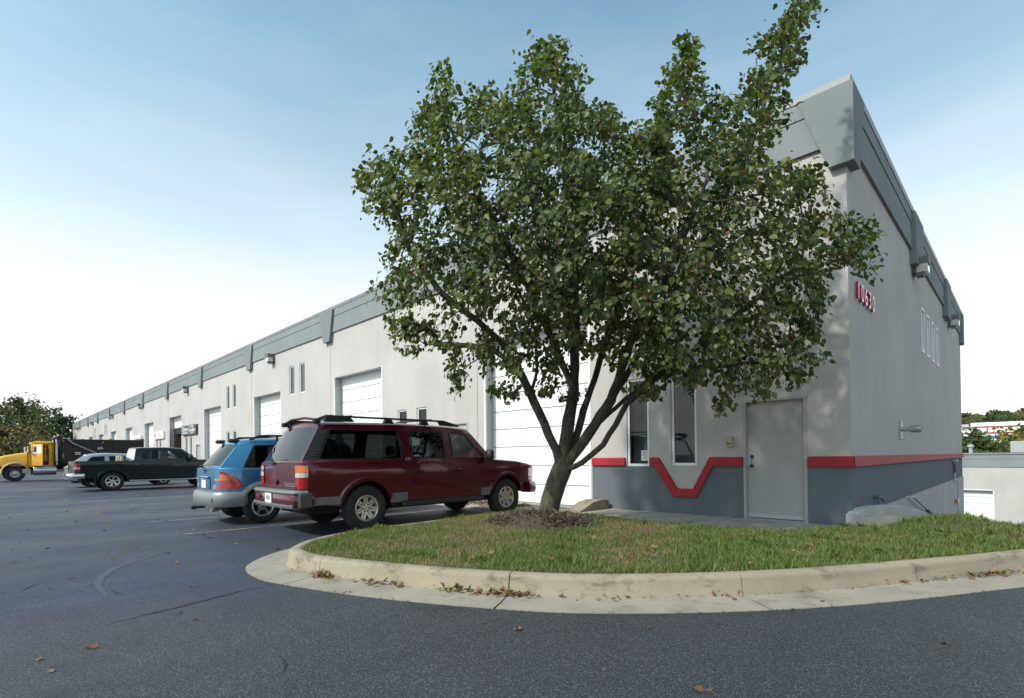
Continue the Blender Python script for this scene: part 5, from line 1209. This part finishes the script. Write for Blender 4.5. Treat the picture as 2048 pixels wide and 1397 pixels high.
# space colonisation: branches grow toward the crown points
TXa = np.array(TX); STEP, INF, KILL = .13, 1.6, .17
sk = TXa[:, 2] > 1.9
dn = np.full(len(ATT), 9e9); nn_ = np.zeros(len(ATT), int)
for i in np.nonzero(sk)[0]:
    d = np.linalg.norm(ATT-TXa[i], axis=1); m = d < dn; dn[m] = d[m]; nn_[m] = i
alive = np.ones(len(ATT), bool); TXl = [np.array(t) for t in TX]
for it in range(110):
    m = alive & (dn < INF)
    if not m.any(): break
    idx = np.nonzero(m)[0]; g = nn_[idx]; dirs = ATT[idx]-np.array([TXl[q] for q in g]); dirs /= np.linalg.norm(dirs, axis=1, keepdims=True)+1e-9
    acc = {}
    for q, dvec in zip(g, dirs): acc[q] = acc.get(q, 0)+dvec
    new = []
    for q, dvec in acc.items():
        L = np.linalg.norm(dvec)
        if L < .05: continue
        p = TXl[q]+dvec/L*STEP+RNG.normal(0, .012, 3)+np.array((0, 0, .004)); TXl.append(p); PAR.append(int(q)); new.append(len(TXl)-1)
    for i in new:
        d = np.linalg.norm(ATT-TXl[i], axis=1); mm = d < dn; dn[mm] = d[mm]; nn_[mm] = i
    alive &= dn > KILL
TXa = np.array(TXl); PARa = np.array(PAR); NT = len(TXa)
kids = [[] for _ in range(NT)]
for i in range(1, NT): kids[PARa[i]].append(i)
tips = np.zeros(NT)
order = list(range(NT-1, -1, -1))
for i in order:
    if not kids[i]: tips[i] = 1
    if PARa[i] >= 0: tips[PARa[i]] += tips[i]
rad = np.maximum(.0032, .0046*tips**.475)
tree = tag(empty('pear_tree', tuple(TXa[0])), 'broad pear tree with leaning trunk and dense green crown in mulch', 'tree')
OFF = TXa[0].copy()
def chain_tubes(mb, sel_start, rmin, rmax, sides):
    done = set()
    for i in range(1, NT):
        p = PARa[i]
        if i in done or not (rmin <= rad[i] < rmax): continue
        main = max(kids[p], key=lambda q: tips[q])
        if main == i and p > 0 and rmin <= rad[p] < rmax: continue
        ch = [p, i]; rr = [min(rad[p], rad[i]*1.25), rad[i]]; j = i
        while kids[j]:
            nx = max(kids[j], key=lambda q: tips[q])
            if not (rmin <= rad[nx] < rmax): break
            ch.append(nx); rr.append(rad[nx]); j = nx
        done.update(ch[1:])
        mb.tube([tuple(TXa[q]-OFF) for q in ch], rr, sides, caps=False)
# trunk and heavy limbs: one continuous mesh, flared at the foot
s = MB(); tr = list(range(0, node_of[limbs[0][-1]]+1)); P = [TXa[q]-OFF for q in tr]; base_r = [.185-.025*min(1, k/2.) for k in range(len(tr))]; base_r = [max(.155, b) for b in base_r]; base_r[0] = .215
s.tube([tuple(P[0]+np.array((-.02, 0, -.18)))]+[tuple(q) for q in P], [.27]+base_r, 18, caps=False)
chain_tubes(s, None, .030, .5, 12)
me = s.mesh('trunk', 80); link('trunk', me, tree, [M['bark']])
s = MB(); chain_tubes(s, None, .009, .030, 6); o = s.build('branches', M['bark'], tree, 80); o['kind'] = 'stuff'
s = MB(); chain_tubes(s, None, 0, .009, 3); o = s.build('twigs', M['bark'], tree, 80); o['kind'] = 'stuff'
# leaves in clusters along the thin wood
thin = np.nonzero((rad < .0085) & (TXa[:, 2] > 1.9))[0]
per = RNG.integers(7, 14, len(thin)); src = np.repeat(thin, per); nL = len(src)
LP = TXa[src]+RNG.normal(0, .065, (nL, 3))
# no more leaves in one spot than a twig can carry
RNG.shuffle(LP); vox = np.floor(LP/.17).astype(np.int64); key = vox[:, 0]*1000003+vox[:, 1]*1009+vox[:, 2]; oi_ = np.argsort(key, kind='stable'); ks = key[oi_]; first = np.r_[0, np.nonzero(np.diff(ks))[0]+1]; rank = np.arange(nL)-np.repeat(first, np.diff(np.r_[first, nL])); LP = LP[oi_[rank < 9]]; nL = len(LP); ctr = np.array(tuple(pix(1220, 480, 8.4)))
outw = LP-ctr; outw /= np.linalg.norm(outw, axis=1, keepdims=True)
tipd = outw*.5+RNG.normal(0, .55, (nL, 3))+np.array((0, 0, -.65)); nrm = outw*.8+RNG.normal(0, .45, (nL, 3))+np.array((0, 0, .55))
sz = RNG.uniform(.042, .104, nL)
ok = (LP[:, 1] < YF-.12) | (LP[:, 0] > XC+.1); LP, tipd, nrm, sz, outw = LP[ok], tipd[ok], nrm[ok], sz[ok], outw[ok]; nL = len(LP)
FR = frames(tipd, nrm)
t = (RNG.random(nL)**1.35)[:, None]; base = np.array((.032, .054, .017))*(1-t)+np.array((.155, .185, .062))*t
yl = (RNG.random(nL) < .10)[:, None]; base = np.where(yl, np.array((.15, .165, .04))*RNG.uniform(.7, 1.1, (nL, 1)), base); rd = (RNG.random(nL) < .012)[:, None]; base = np.where(rd, np.array((.16, .055, .025)), base)
camd = np.linalg.norm(LP-np.array((0, 0, EYE)), axis=1); near = np.argsort(camd)[:300]; msk = np.ones(nL, bool); msk[near] = False
V, F = scatter(LP[msk]-OFF, FR[msk], sz[msk], LV, LFc)
crown = link('crown', mesh_np('crown', V, F, np.repeat(base[msk], len(LV), axis=0), M['leaf']), tree); crown['kind'] = 'stuff'
lm = mesh_np('leaf', LV*.085, LFc, None, M['leafobj'])
for i in near:
    o = link('leaf', lm, crown); q = Matrix([[*FR[i][0], 0], [*FR[i][1], 0], [*FR[i][2], 0], [0, 0, 0, 1]]); k = sz[i]/.085
    o.matrix_local = Matrix.Translation(Vector(LP[i]-OFF)) @ q @ Matrix.Scale(k, 4)
print('tree nodes', NT, 'leaves', nL)
# mulch mound and chips
mc = Vector((TREE.x+.02, TREE.y-.15)); s = MB(); vs = []; nr_, na = 7, 40
edge = [1.0+.18*math.sin(3*a*2*math.pi/na+1)+.1*random.random() for a in range(na)]
def mz(x, y, t): return hz(x, y)+.03+.10*(1-t*t)-(.05*t**3)
for k in range(nr_+1):
    for a in range(na):
        t = k/nr_; an = 2*math.pi*a/na; rx = t*.86*edge[a]; ry = t*.72*edge[a]; ca, sa = math.cos(R(45)), math.sin(R(45)); ex, ey = rx*math.cos(an), ry*math.sin(an)
        x = mc.x+ex*ca-ey*sa; y = mc.y+ex*sa+ey*ca; vs.append((x, y, mz(x, y, t)))
s.add(vs, [(k*na+a, k*na+(a+1) % na, (k+1)*na+(a+1) % na, (k+1)*na+a) for k in range(nr_) for a in range(na)]); mul = tag(s.build('mulch_bed', M['mulch'], None, 60), 'mound of brown wood mulch around the tree trunk', 'mulch')
n = 4200; tt = np.sqrt(RNG.random(n)); an = RNG.random(n)*2*np.pi; ex = tt*.92*np.cos(an); ey = tt*.76*np.sin(an); x = mc.x+(ex-ey)*.7071; y = mc.y+(ex+ey)*.7071
z = np.array([mz(a, b, min(1, c)) for a, b, c in zip(x, y, tt)])+.006
tip = np.stack([RNG.normal(0, 1, n), RNG.normal(0, 1, n), RNG.normal(0, .3, n)], 1); nr = np.stack([RNG.normal(0, .5, n), RNG.normal(0, .5, n), np.ones(n)], 1)
cv = np.array([(-.13, 0, 0), (.13, 0, 0), (.10, 1, 0), (-.10, 1, 0)]); V, F = scatter(np.stack([x, y, z], 1), frames(tip, nr), RNG.uniform(.03, .085, n), cv, np.array([(0, 1, 2, 3)]))
tc_ = RNG.random(n)[:, None]; cc = np.array((.045, .028, .02))*(1-tc_)+np.array((.19, .145, .115))*tc_
o = link('mulch_chips', mesh_np('mulch_chips', V, F, np.repeat(cc, 4, axis=0), M['dryleaf'], False), mul); o['kind'] = 'stuff'

# ------------------------------------------------------------------ grass blades
def tri_sample(n_per_m2):
    out = []
    for i in range(NU-1):
        u = i/8
        for j in range(LN):
            a, b, c, d = G[i][j], G[i+1][j], G[i+1][j+1], G[i][j+1]
            ar = ((b-a).cross(c-a)).length/2+((c-a).cross(d-a)).length/2; cen = (a+c)/2
            if cen.length > 22: continue
            dist = max(3.0, cen.length); dens = n_per_m2*min(1, (6.5/dist)**1.3); k = int(ar*dens+random.random())
            for _ in range(k):
                s_, t_ = random.random(), random.random(); p = a.lerp(b, s_).lerp(d.lerp(c, s_), t_); out.append((p.x, p.y, p.z))
    return np.array(out)
GP = tri_sample(4200)
dm = np.hypot((GP[:, 0]-mc.x-0)*.95, (GP[:, 1]-mc.y)*.95); GP = GP[(dm > .66) | (RNG.random(len(GP)) < .05)]
n = len(GP)
def vnoise(x, y, f, seed):
    r = np.random.default_rng(seed); ph = r.random((6, 3))*6.28; out = np.zeros_like(x)
    for k in range(6): out += np.sin(x*f*np.cos(ph[k, 0])*(1+.5*k)+y*f*np.sin(ph[k, 0])*(1+.5*k)+ph[k, 1])/(1+.5*k)
    return out/2.6
x, y = GP[:, 0], GP[:, 1]
dry = .45+.8*vnoise(x, y, 2.6, 3)+.45*vnoise(x, y, 9, 5)
# thinner, drier turf on the car-park side of the tree, lush toward the short wall
dry = dry+np.clip((-3.3-x)/4.0, -.6, .5)*.55+.25*np.exp(-((np.hypot(x-mc.x, y-mc.y)-1.1)/.5)**2)
isd = RNG.random(n) < np.clip(dry-.12, .12, .85)
t = RNG.random(n)[:, None]; gc = np.array((.075, .115, .028))*(1-t)+np.array((.19, .235, .075))*t; dc = np.array((.20, .15, .08))*(1-t)+np.array((.38, .30, .17))*t
col = np.where(isd[:, None], dc, gc)
hgt = RNG.uniform(.035, .085, n)*(1+.35*np.clip(x+3, 0, 2)/2)*np.where(isd, .75, 1)*(.8+.3*vnoise(x, y, 4, 8))
hgt = np.maximum(hgt, .025)*(1+.55*(vnoise(x, y, 11, 12) > .45)*(~isd))
lean = np.stack([RNG.normal(0, .45, n), RNG.normal(0, .45, n), np.ones(n)], 1); lean[isd, :2] *= 1.7
side = np.stack([RNG.normal(0, 1, n), RNG.normal(0, 1, n), np.zeros(n)], 1)
bv = np.array([(-.07, 0, 0), (.07, 0, 0), (.045, .55, .05), (-.045, .55, .05), (0, 1, .22)]); FRg = frames(lean, np.cross(side, lean))
V1, F1 = scatter(GP, FRg, hgt, bv, np.array([(0, 1, 2), (0, 2, 3), (3, 2, 4)]))
V1 = V1.astype(np.float32)
o = link('grass', mesh_np('grass', V1, F1, np.repeat(col, 5, axis=0), M['grassblade'], True)); tag(o, 'short mown grass covering the kerbed island', 'grass', kind='stuff')
print('grass blades', n)
# ------------------------------------------------------------------ fallen leaves
dl_v = np.array([(0, 0, 0), (-.30, .25, .16), (-.16, .42, .02), (-.42, .70, .22), (-.12, .72, .02), (0, 1.1, .18), (.12, .72, .02), (.42, .70, .10), (.16, .42, .02), (.30, .25, .20)]); dl_f = np.array([(0, 1, 2), (2, 3, 4), (4, 5, 6), (6, 7, 8), (8, 9, 0), (0, 2, 8), (2, 4, 6), (2, 6, 8)])
dcols = [(.16, .08, .035), (.24, .13, .055), (.32, .20, .10), (.20, .07, .03), (.10, .055, .03)]
dmesh = [mesh_np('fallen_leaf', dl_v*np.array((1, 1, zz)), dl_f, np.tile(np.array(c_), (10, 1)), M['dryleaf'], False) for c_ in dcols for zz in (.6, 1.3)]
dlook = ['brown', 'light brown', 'pale tan', 'rust red', 'dark brown']
def fallen(p, size, label, group):
    ki = random.randrange(len(dmesh)); label = label.replace('LOOK', ('flat ', 'curled ')[ki % 2]+dlook[ki//2]); o = link('fallen_leaf', dmesh[ki]); o.location = p; o.rotation_euler = (random.uniform(-.25, .25), random.uniform(-.25, .25), random.uniform(0, 6.28)); o.scale = (size,)*3
    tag(o, label, 'leaf', group); return o
LA = 'LOOK dry leaf lying on the dark asphalt'; GA = 'fallen leaves on the asphalt'
big = [(1385, 1375, .16)]
for px, py, sz_ in big: fallen(onz(px, py, .004), .13, 'large tan oak leaf lying alone on the asphalt before the kerb', None)
for px, py in [(222, 1118), (278, 1098), (22, 1127), (20, 1099), (42, 1085), (63, 1115), (212, 1061), (352, 1127), (387, 1173), (367, 1225), (385, 1240), (362, 1059), (388, 1061), (276, 1043), (282, 1042), (404, 1071), (423, 1071), (413, 1076), (475, 1089), (65, 1022), (20, 1035), (130, 1023), (292, 993), (337, 1106), (108, 1339), (75, 1322), (172, 1296), (92, 1098), (256, 1011), (205, 1016), (262, 1020), (3, 1024), (318, 1040), (1046, 1259), (990, 1240), (1295, 1253), (1640, 1203), (1590, 1221), (1880, 1286), (560, 1098), (500, 1125), (150, 1045), (60, 1060), (330, 1020), (640, 1065), (655, 1050), (585, 1044), (686, 1186)]:
    p = onz(px, py, .004); fallen(p, random.uniform(.05, .085)*(1+.02*p.length), LA, GA)
def glocal(x, y):
    return hz(x, y)
for k in range(150):
    i = random.randrange(8*8, 13*8+6); j = random.randrange(1, LN-1)
    if random.random() < .35: i = random.randrange(11*8, 14*8); j = random.randrange(4, LN-1)
    p = G[i][j].lerp(G[i+1][j+1], random.random())
    if (p.xy-mc).length < .9: continue
    fallen((p.x, p.y, p.z+random.uniform(.03, .06)), random.uniform(.05, .105), 'LOOK dry leaf caught in the grass of the island', 'fallen leaves in the grass')
for k in range(26):
    x = random.uniform(-7.2, -2.3); y = random.uniform(8.5, 10.3); fallen((x, y, .036), random.uniform(.05, .09), 'LOOK dry leaf lying on the concrete pavement before the corner unit', 'fallen leaves on the pavement')
# drifts of leaves in the gutter: uncountable
pts = []
def drift(px, n, spread, z=.012):
    c_ = onz(*px, z); sv = cum[min(range(len(KP)), key=lambda i: (KP[i]-Vector((c_.x, c_.y))).length)]
    for _ in range(n):
        s_ = sv+random.gauss(0, spread); p = at_s(max(.1, s_)); q = at_s(max(.1, s_)+.05); t = (q-p).normalized(); nn = Vector((-t.y, t.x)); o_ = .425-abs(random.gauss(0, .045)); pts.append((p.x+nn.x*o_, p.y+nn.y*o_, .012+random.random()*.035))
drift((630, 1155), 55, .09); drift((945, 1186), 22, .18); drift((1005, 1192), 46, .10); drift((920, 1184), 16, .10); drift((2015, 1152), 60, .30); drift((725, 1166), 14, .2); drift((780, 1171), 12, .15); drift((1100, 1197), 10, .3); drift((1450, 1197), 6, .1); drift((1230, 1199), 8, .4); drift((1850, 1165), 8, .2)
for k in range(220):
    s_ = random.uniform(3, 15); p = at_s(s_); q = at_s(s_+.05); t = (q-p).normalized(); nn = Vector((-t.y, t.x)); o_ = random.choice((.425, .42, -.012, -.02, .0))+random.uniform(-.015, .0); pts.append((p.x+nn.x*o_, p.y+nn.y*o_, .012))
pts = np.array(pts); n = len(pts); nr = np.stack([RNG.normal(0, .5, n), RNG.normal(0, .5, n), np.ones(n)], 1); tp = np.stack([RNG.normal(0, 1, n), RNG.normal(0, 1, n), RNG.normal(0, .4, n)], 1)
sizes = RNG.uniform(.03, .075, n); sizes[-220:] *= .35
V, F = scatter(pts, frames(tp, nr), sizes, dl_v, dl_f)
cc = np.array(dcols+[(.13, .13, .03), (.10, .12, .03)])[RNG.integers(0, 7, n)]
tag(link('leaf_litter', mesh_np('leaf_litter', V, F, np.repeat(cc, 10, axis=0), M['dryleaf'], False)), 'drifts of red brown leaf litter in the gutter', 'leaf litter', kind='stuff')
n = 2600; s_ = [random.uniform(-17, -9) for _ in range(n)]; xx = np.array(s_); yy = np.array([9.5+random.gauss(0, .25) for _ in range(n)])
V, F = scatter(np.stack([xx, yy, np.full(n, .02)], 1), frames(np.stack([RNG.normal(0, 1, n), RNG.normal(0, 1, n), RNG.normal(0, .2, n)], 1), np.stack([RNG.normal(0, .4, n), RNG.normal(0, .4, n), np.ones(n)], 1)), RNG.uniform(.05, .10, n), dl_v, dl_f)
tag(link('leaf_litter', mesh_np('leaf_litter', V, F, np.repeat(np.array(dcols)[RNG.integers(0, 5, n)], 10, axis=0), M['dryleaf'], False)), 'drift of brown leaves along the foot of the long wall', 'leaf litter', kind='stuff')

# ------------------------------------------------------------------ background trees
quad_v = np.array([(-.5, 0, 0), (0, -.12, .05), (.5, 0, 0), (.35, .6, .12), (0, 1.0, -.05), (-.35, .6, .12)]); quad_f = np.array([(0, 1, 2), (0, 2, 3), (0, 3, 5), (5, 3, 4)])
def far_tree(name, loc, h, rw, cols, label, group, cat='tree', leaf=.28, n=2600, shape='round', z0=.25, seed=1):
    r = np.random.default_rng(seed); root = tag(empty(name, loc), label, cat, group)
    s = MB(); lean_ = r.normal(0, .03*h, 2); s.tube([(0, 0, -.2), (lean_[0]*.5, lean_[1]*.5, h*.4), (lean_[0], lean_[1], h*.9)], [h*.022+.05, h*.016+.02, .02], 8, caps=False)
    nb = 16 if shape != 'pine' else 26; ends = []
    for k in range(nb):
        zb = h*(z0+(.92-z0)*k/nb); a = k*2.4+r.random(); 
        if shape == 'pine': L = rw*(1.08-(zb/h))*1.25; e = np.array((math.cos(a)*L, math.sin(a)*L, zb+.06*h*r.random()))
        else: L = rw*math.sin(math.pi*min(1, .22+.78*(zb/h-z0)/(1-z0)))*(.75+.4*r.random()); e = np.array((math.cos(a)*L, math.sin(a)*L, zb+.12*h*r.random()))
        s.tube([(0, 0, zb*.85), tuple(e*.55+np.array((0, 0, .02*h))), tuple(e)], [h*.007+.01, h*.004+.006, .006], 5, caps=False); ends.append((e, zb, L))
    s.build('trunk', M['bark'], root, 60)
    P = []
    per = n//(nb*3)
    for e, zb, L in ends:
        for f in (.5, .78, 1.0):
            c_ = e*f; c_[2] = lerp(zb*.88, e[2], f); sp_ = L*(.27 if shape == 'pine' else .33)+.12
            P.append(c_+r.normal(0, 1, (per, 3))*np.array((sp_, sp_, sp_*(.42 if shape == 'pine' else .7))))
    top = np.array((lean_[0], lean_[1], h*.95)); P.append(top+r.normal(0, 1, (per*2, 3))*np.array((rw*.13, rw*.13, h*.05))); P = np.concatenate(P); m = len(P)
    out_ = P-np.array((0, 0, h*.55)); out_ /= np.linalg.norm(out_, axis=1, keepdims=True)+1e-6
    V, F = scatter(P, frames(r.normal(0, 1, (m, 3))+np.array((0, 0, -.3)), out_+r.normal(0, .6, (m, 3))+np.array((0, 0, .4))), r.uniform(.6, 1.3, m)*leaf, quad_v, quad_f)
    ci = np.array(cols)[r.integers(0, len(cols), m)]*r.uniform(.7, 1.25, (m, 1))
    o = link('crown', mesh_np('crown', V, F, np.repeat(ci, 6, axis=0), M['farleaf']), root); o['kind'] = 'stuff'; return root
gA = [(.07, .11, .035), (.09, .125, .045), (.055, .085, .03)]; gP = [(.035, .075, .042), (.05, .095, .05)]; gO = [(.15, .15, .05), (.20, .16, .05), (.11, .125, .045)]; gR = [(.17, .13, .07), (.13, .12, .055), (.20, .15, .08)]; gY = [(.26, .17, .035), (.20, .15, .035), (.12, .12, .03)]
def at_px(x, d, z=0.0):
    q = pix(x, 930, d); return (q.x, q.y, z)
for x, d, h, rw, cols, lab, shp, sd_ in ((125, 92, 10.6, 3.9, gP, 'dark green pine at the end of the long warehouse', 'pine', 3), (72, 96, 12.6, 4.0, gO, 'tall thin olive tree between the pine and the brown shrubby trees', 'round', 4), (48, 84, 11.2, 3.4, gA, 'slender green tree rising behind the yellow truck cab', 'round', 5), (12, 88, 11.8, 3.6, gR, 'brownish green tree above the yellow truck hood', 'round', 6), (-40, 80, 10.5, 4.5, gA, 'leafy green tree beyond the dump truck nose', 'round', 7), (18, 64, 5.6, 3.6, gR, 'low rusty green shrubby tree right behind the dump truck', 'round', 8), (62, 70, 4.6, 3.0, gA, 'low green bush behind the dump truck cab', 'round', 9), (98, 98, 7.0, 3.2, gO, 'small olive tree below the pine', 'round', 10)):
    far_tree('pine_tree' if shp == 'pine' else 'background_tree', at_px(x, d), h, rw, cols, lab, 'trees beyond the car park', n=2300, leaf=.36, shape=shp, z0=.16 if shp != 'pine' else .12, seed=sd_)
# trees added out of view on the right for the dark car sides to mirror
for k in range(4):
    far_tree('added_tree', (30+3*(k % 2), -12+9*k, 0), 8.5+.8*(k % 3), 3.6, gA, 'leafy green tree added out of view for the car sides to mirror', 'trees added for reflections', n=1500, leaf=.5, z0=.10, seed=40+k)

# ------------------------------------------------------------------ lower neighbour warehouse, white building, wooded hill
NBY, NZ0, NZ1 = 58.0, -6.2, 1.20
NBH = tag(empty('neighbour_warehouse', (0, NBY, NZ0)), 'lower grey warehouse with white roll-up door beyond the grass slope', 'building')
mN = lambda u, z, d: (u, d, z-NZ0)
nop = [(-6.15, -2.0, -6.2, -1.90, .3), (.35, 3.2, -3.9, -3.05, .12), (8, 12, -6.2, -1.9, .3), (22, 26, -6.2, -1.9, .3)]
s = MB(); wall_grid(s, -60, 90, NZ0, .9, nop, mN); s.build('wall', [M['wall'], M['jamb']], NBH)
s = MB(); s.box(-60, 90, -.06, 20, .05-NZ0, .69-NZ0).box(-60, 90, -.08, 20, .71-NZ0, 1.08-NZ0); s.build('fascia', M['fascia'], NBH); s = MB().box(-60.1, 90.1, -.14, 20.1, 1.08-NZ0, 1.20-NZ0); s.build('coping', M['coping'], NBH)
s = MB(); s.box(-60, 90, .7, 20, 0, 6.9); s.build('core', M['wall'], NBH)
pm2 = panel_mesh(4.15, .52); pm2.materials.append(M['white_door'])
for u in (-6.15, 8, 22):
    go = MB().box(u, u+4.1, .33, .36, 0, 4.3).build('garage_door', M['crack'], NBH)
    for q in range(8): p = link('door_panel', pm2, go); p.location = (u, .29, q*.535)
    MB().box(u+4.1, u+4.18, -.03, .05, 0, 4.34).box(u-.05, u+4.18, -.03, .05, 4.3, 4.37).build('jamb_trim', M['white'], NBH)
f = MB(); a, b, c, d = .35, 3.2, -3.9, -3.05
for q in ((a, b, c, c+.08), (a, b, d-.08, d), (a, a+.08, c, d), (b-.08, b, c, d), (1.73, 1.82, c, d)): f.box(q[0], q[1], .02, .1, q[2]-NZ0, q[3]-NZ0)
fo = f.build('window', M['white'], NBH); p = MB().quad((a, .08, c-NZ0), (b, .08, c-NZ0), (b, .08, d-NZ0), (a, .08, d-NZ0)); p.build('pane', M['win_glass'], fo); p = MB().quad((a, .11, c-NZ0), (b, .11, c-NZ0), (b, .11, d-NZ0), (a, .11, d-NZ0)); p.build('pane_backing', M['room'], fo)
r = tag(empty('rooftop_unit', (1.0, 66, 1.2)), 'grey rooftop air conditioner on the lower warehouse', 'air conditioner'); MB().box(-2.1, 2.1, 0, 2, 0, 1.05, bev=.04).build('housing', M['light_plastic'], r); MB().lathe([(.001, -.05), (.35, -.05), (.35, 0)], 16, 'y', (.2, 0, .7)).build('fan_grille', M['ink'], r); MB().box(.0, .1, -.06, 0, 0, .7).build('panel_seam', M['ink'], r)
o = MB().tube([(-3.6, 62, 1.1), (-3.6, 62, 1.75)], .14, 10).lathe([(.001, .25), (.22, .2), (.24, 0), (.001, 0)], 12, 'z', (-3.6, 62, 1.75)).build('roof_vent', M['light_plastic'], None, 40); tag(o, 'small pipe vent on the lower warehouse roof', 'vent')
# white industrial building with a blue stripe, up the slope behind
WBY = 150.0; WB = tag(empty('white_building', (0, WBY, -4)), 'long white industrial building with blue stripe and red seams below the hill', 'building')
M['redline'] = simple('red_seam', (.32, .06, .07), .6, var=.05)
def zpx(y, x, Y): d = ray(x, y); return EYE+d.z*Y/d.y
z_roof = zpx(852, 1985, WBY); z_m = zpx(866, 1985, WBY); z_b1 = zpx(872, 1990, WBY); z_b0 = zpx(876, 1990, WBY)
s = MB().box(-70, 120, 0, 60, -5, z_roof+4); s.build('wall', M['white_wall'], WB)
for z in (z_roof-.15, z_m): MB().box(-70, 120, -.12, -.01, z+4-.12, z+4+.12).build('red_seam', M['redline'], WB)
MB().box(-70, 120, -.25, -.02, z_b0+4, z_b1+4).build('blue_stripe', M['bluestripe'], WB)
for x in range(-60, 110, 9): MB().box(x-.1, x+.1, -.1, -.01, z_m+4+.15, z_roof+4-.3).build('red_seam', M['redline'], WB)
for x in range(-58, 110, 8):
    o = MB().box(x-1.4, x+1.4, -.15, -.02, zpx(883, 1990, WBY)+4-.3, zpx(878, 1990, WBY)+4).build('dock_frame', M['ink'], WB); MB().box(x-1.05, x+1.05, -.22, -.16, zpx(883, 1990, WBY)+4-.3, zpx(879.5, 1990, WBY)+4).build('dock_door', M['white_wall'], o)
MB().box(-9, 6, 6, 20, z_roof+4, z_roof+4+1.0).build('penthouse', M['white_wall'], WB)
for k, x in enumerate((-14, -12, -10.5)): MB().box(x, x+1.2, 5, 7, z_roof+4, z_roof+4+.7).build('roof_unit', M['light_plastic'], WB)
s = MB().box(-3.5, 12, 112, 118, -6, zpx(889, 1990, 112)); tag(s.build('white_shed', M['white_wall']), 'low plain white building in front of the blue-striped one', 'building')
# embankment carrying the white building and the wooded hill
s = MB(); vs = []; nx, ny = 60, 22
def hillz(x, y):
    t = max(0, min(1, (y-95)/60)); z = -6.1+t*3.0
    t2 = max(0, (y-215)/260); z += 24*min(1, t2)**1.1*(.82+.18*math.sin(x*.012+1.1)+.06*math.sin(x*.05))*(1 if y < 480 else 1); return z
for j in range(ny+1):
    for i in range(nx+1):
        x = -420+i*20; y = 90+j*20; vs.append((x, y, hillz(x, y)))
s.add(vs, [(j*(nx+1)+i, j*(nx+1)+i+1, (j+1)*(nx+1)+i+1, (j+1)*(nx+1)+i) for j in range(ny) for i in range(nx)]); tag(s.build('hill', M['hillground'], None, 60), kind='structure')
r = np.random.default_rng(21); nt = 1500; tx = r.uniform(-260, 330, nt); ty = 225+r.random(nt)**.8*270; P = []; C_ = []
pal = np.array([(.05, .075, .025), (.075, .09, .03), (.10, .095, .03), (.045, .065, .025), (.13, .10, .035)])
for a, b in zip(tx, ty):
    z = hillz(a, b); R0 = r.uniform(3.2, 5.2); k = 46; q = r.normal(0, 1, (k, 3)); q /= np.linalg.norm(q, axis=1, keepdims=True); q[:, 2] = np.abs(q[:, 2])*1.1-.1
    P.append(np.array((a, b, z+R0*1.1))+q*R0*r.uniform(.75, 1.08, (k, 1))); C_.append(np.tile(pal[r.integers(0, 5)]*r.uniform(.8, 1.2), (k, 1))*r.uniform(.75, 1.2, (k, 1)))
P = np.concatenate(P); C_ = np.concatenate(C_); m = len(P)
V, F = scatter(P, frames(r.normal(0, 1, (m, 3)), r.normal(0, .7, (m, 3))+np.array((0, -.5, .8))), r.uniform(1.3, 2.6, m), quad_v, quad_f)
tag(link('hill_wood', mesh_np('hill_wood', V, F, np.repeat(C_, 6, axis=0), M['farleaf'])), 'dense autumn wood covering the far hill', 'wood', kind='stuff')
# trees between the lower warehouse and the white building
for x, d, ytop, rw, cols, lab, sd_ in ((1955, 58, 866, 3.6, gA, 'dense green tree rising over the lower warehouse roof', 51), (1985, 66, 884, 2.2, [(.03, .055, .03), (.04, .07, .03)], 'dark green tree beside the yellowing one', 52), (2046, 62, 856, 3.6, gY, 'tree turning golden yellow over the lower warehouse roof', 53), (1930, 62, 880, 2.4, gA, 'green tree close to the numbered wall edge', 54), (2090, 66, 862, 3.4, gO, 'olive tree beyond the golden one', 55)):
    q = at_px(x, d, -6.1); zt_ = pix(x, ytop, d).z; far_tree('background_tree', q, zt_+6.1, rw, cols, lab, 'trees behind the lower warehouse', n=3400, leaf=.34, z0=.25, seed=sd_)
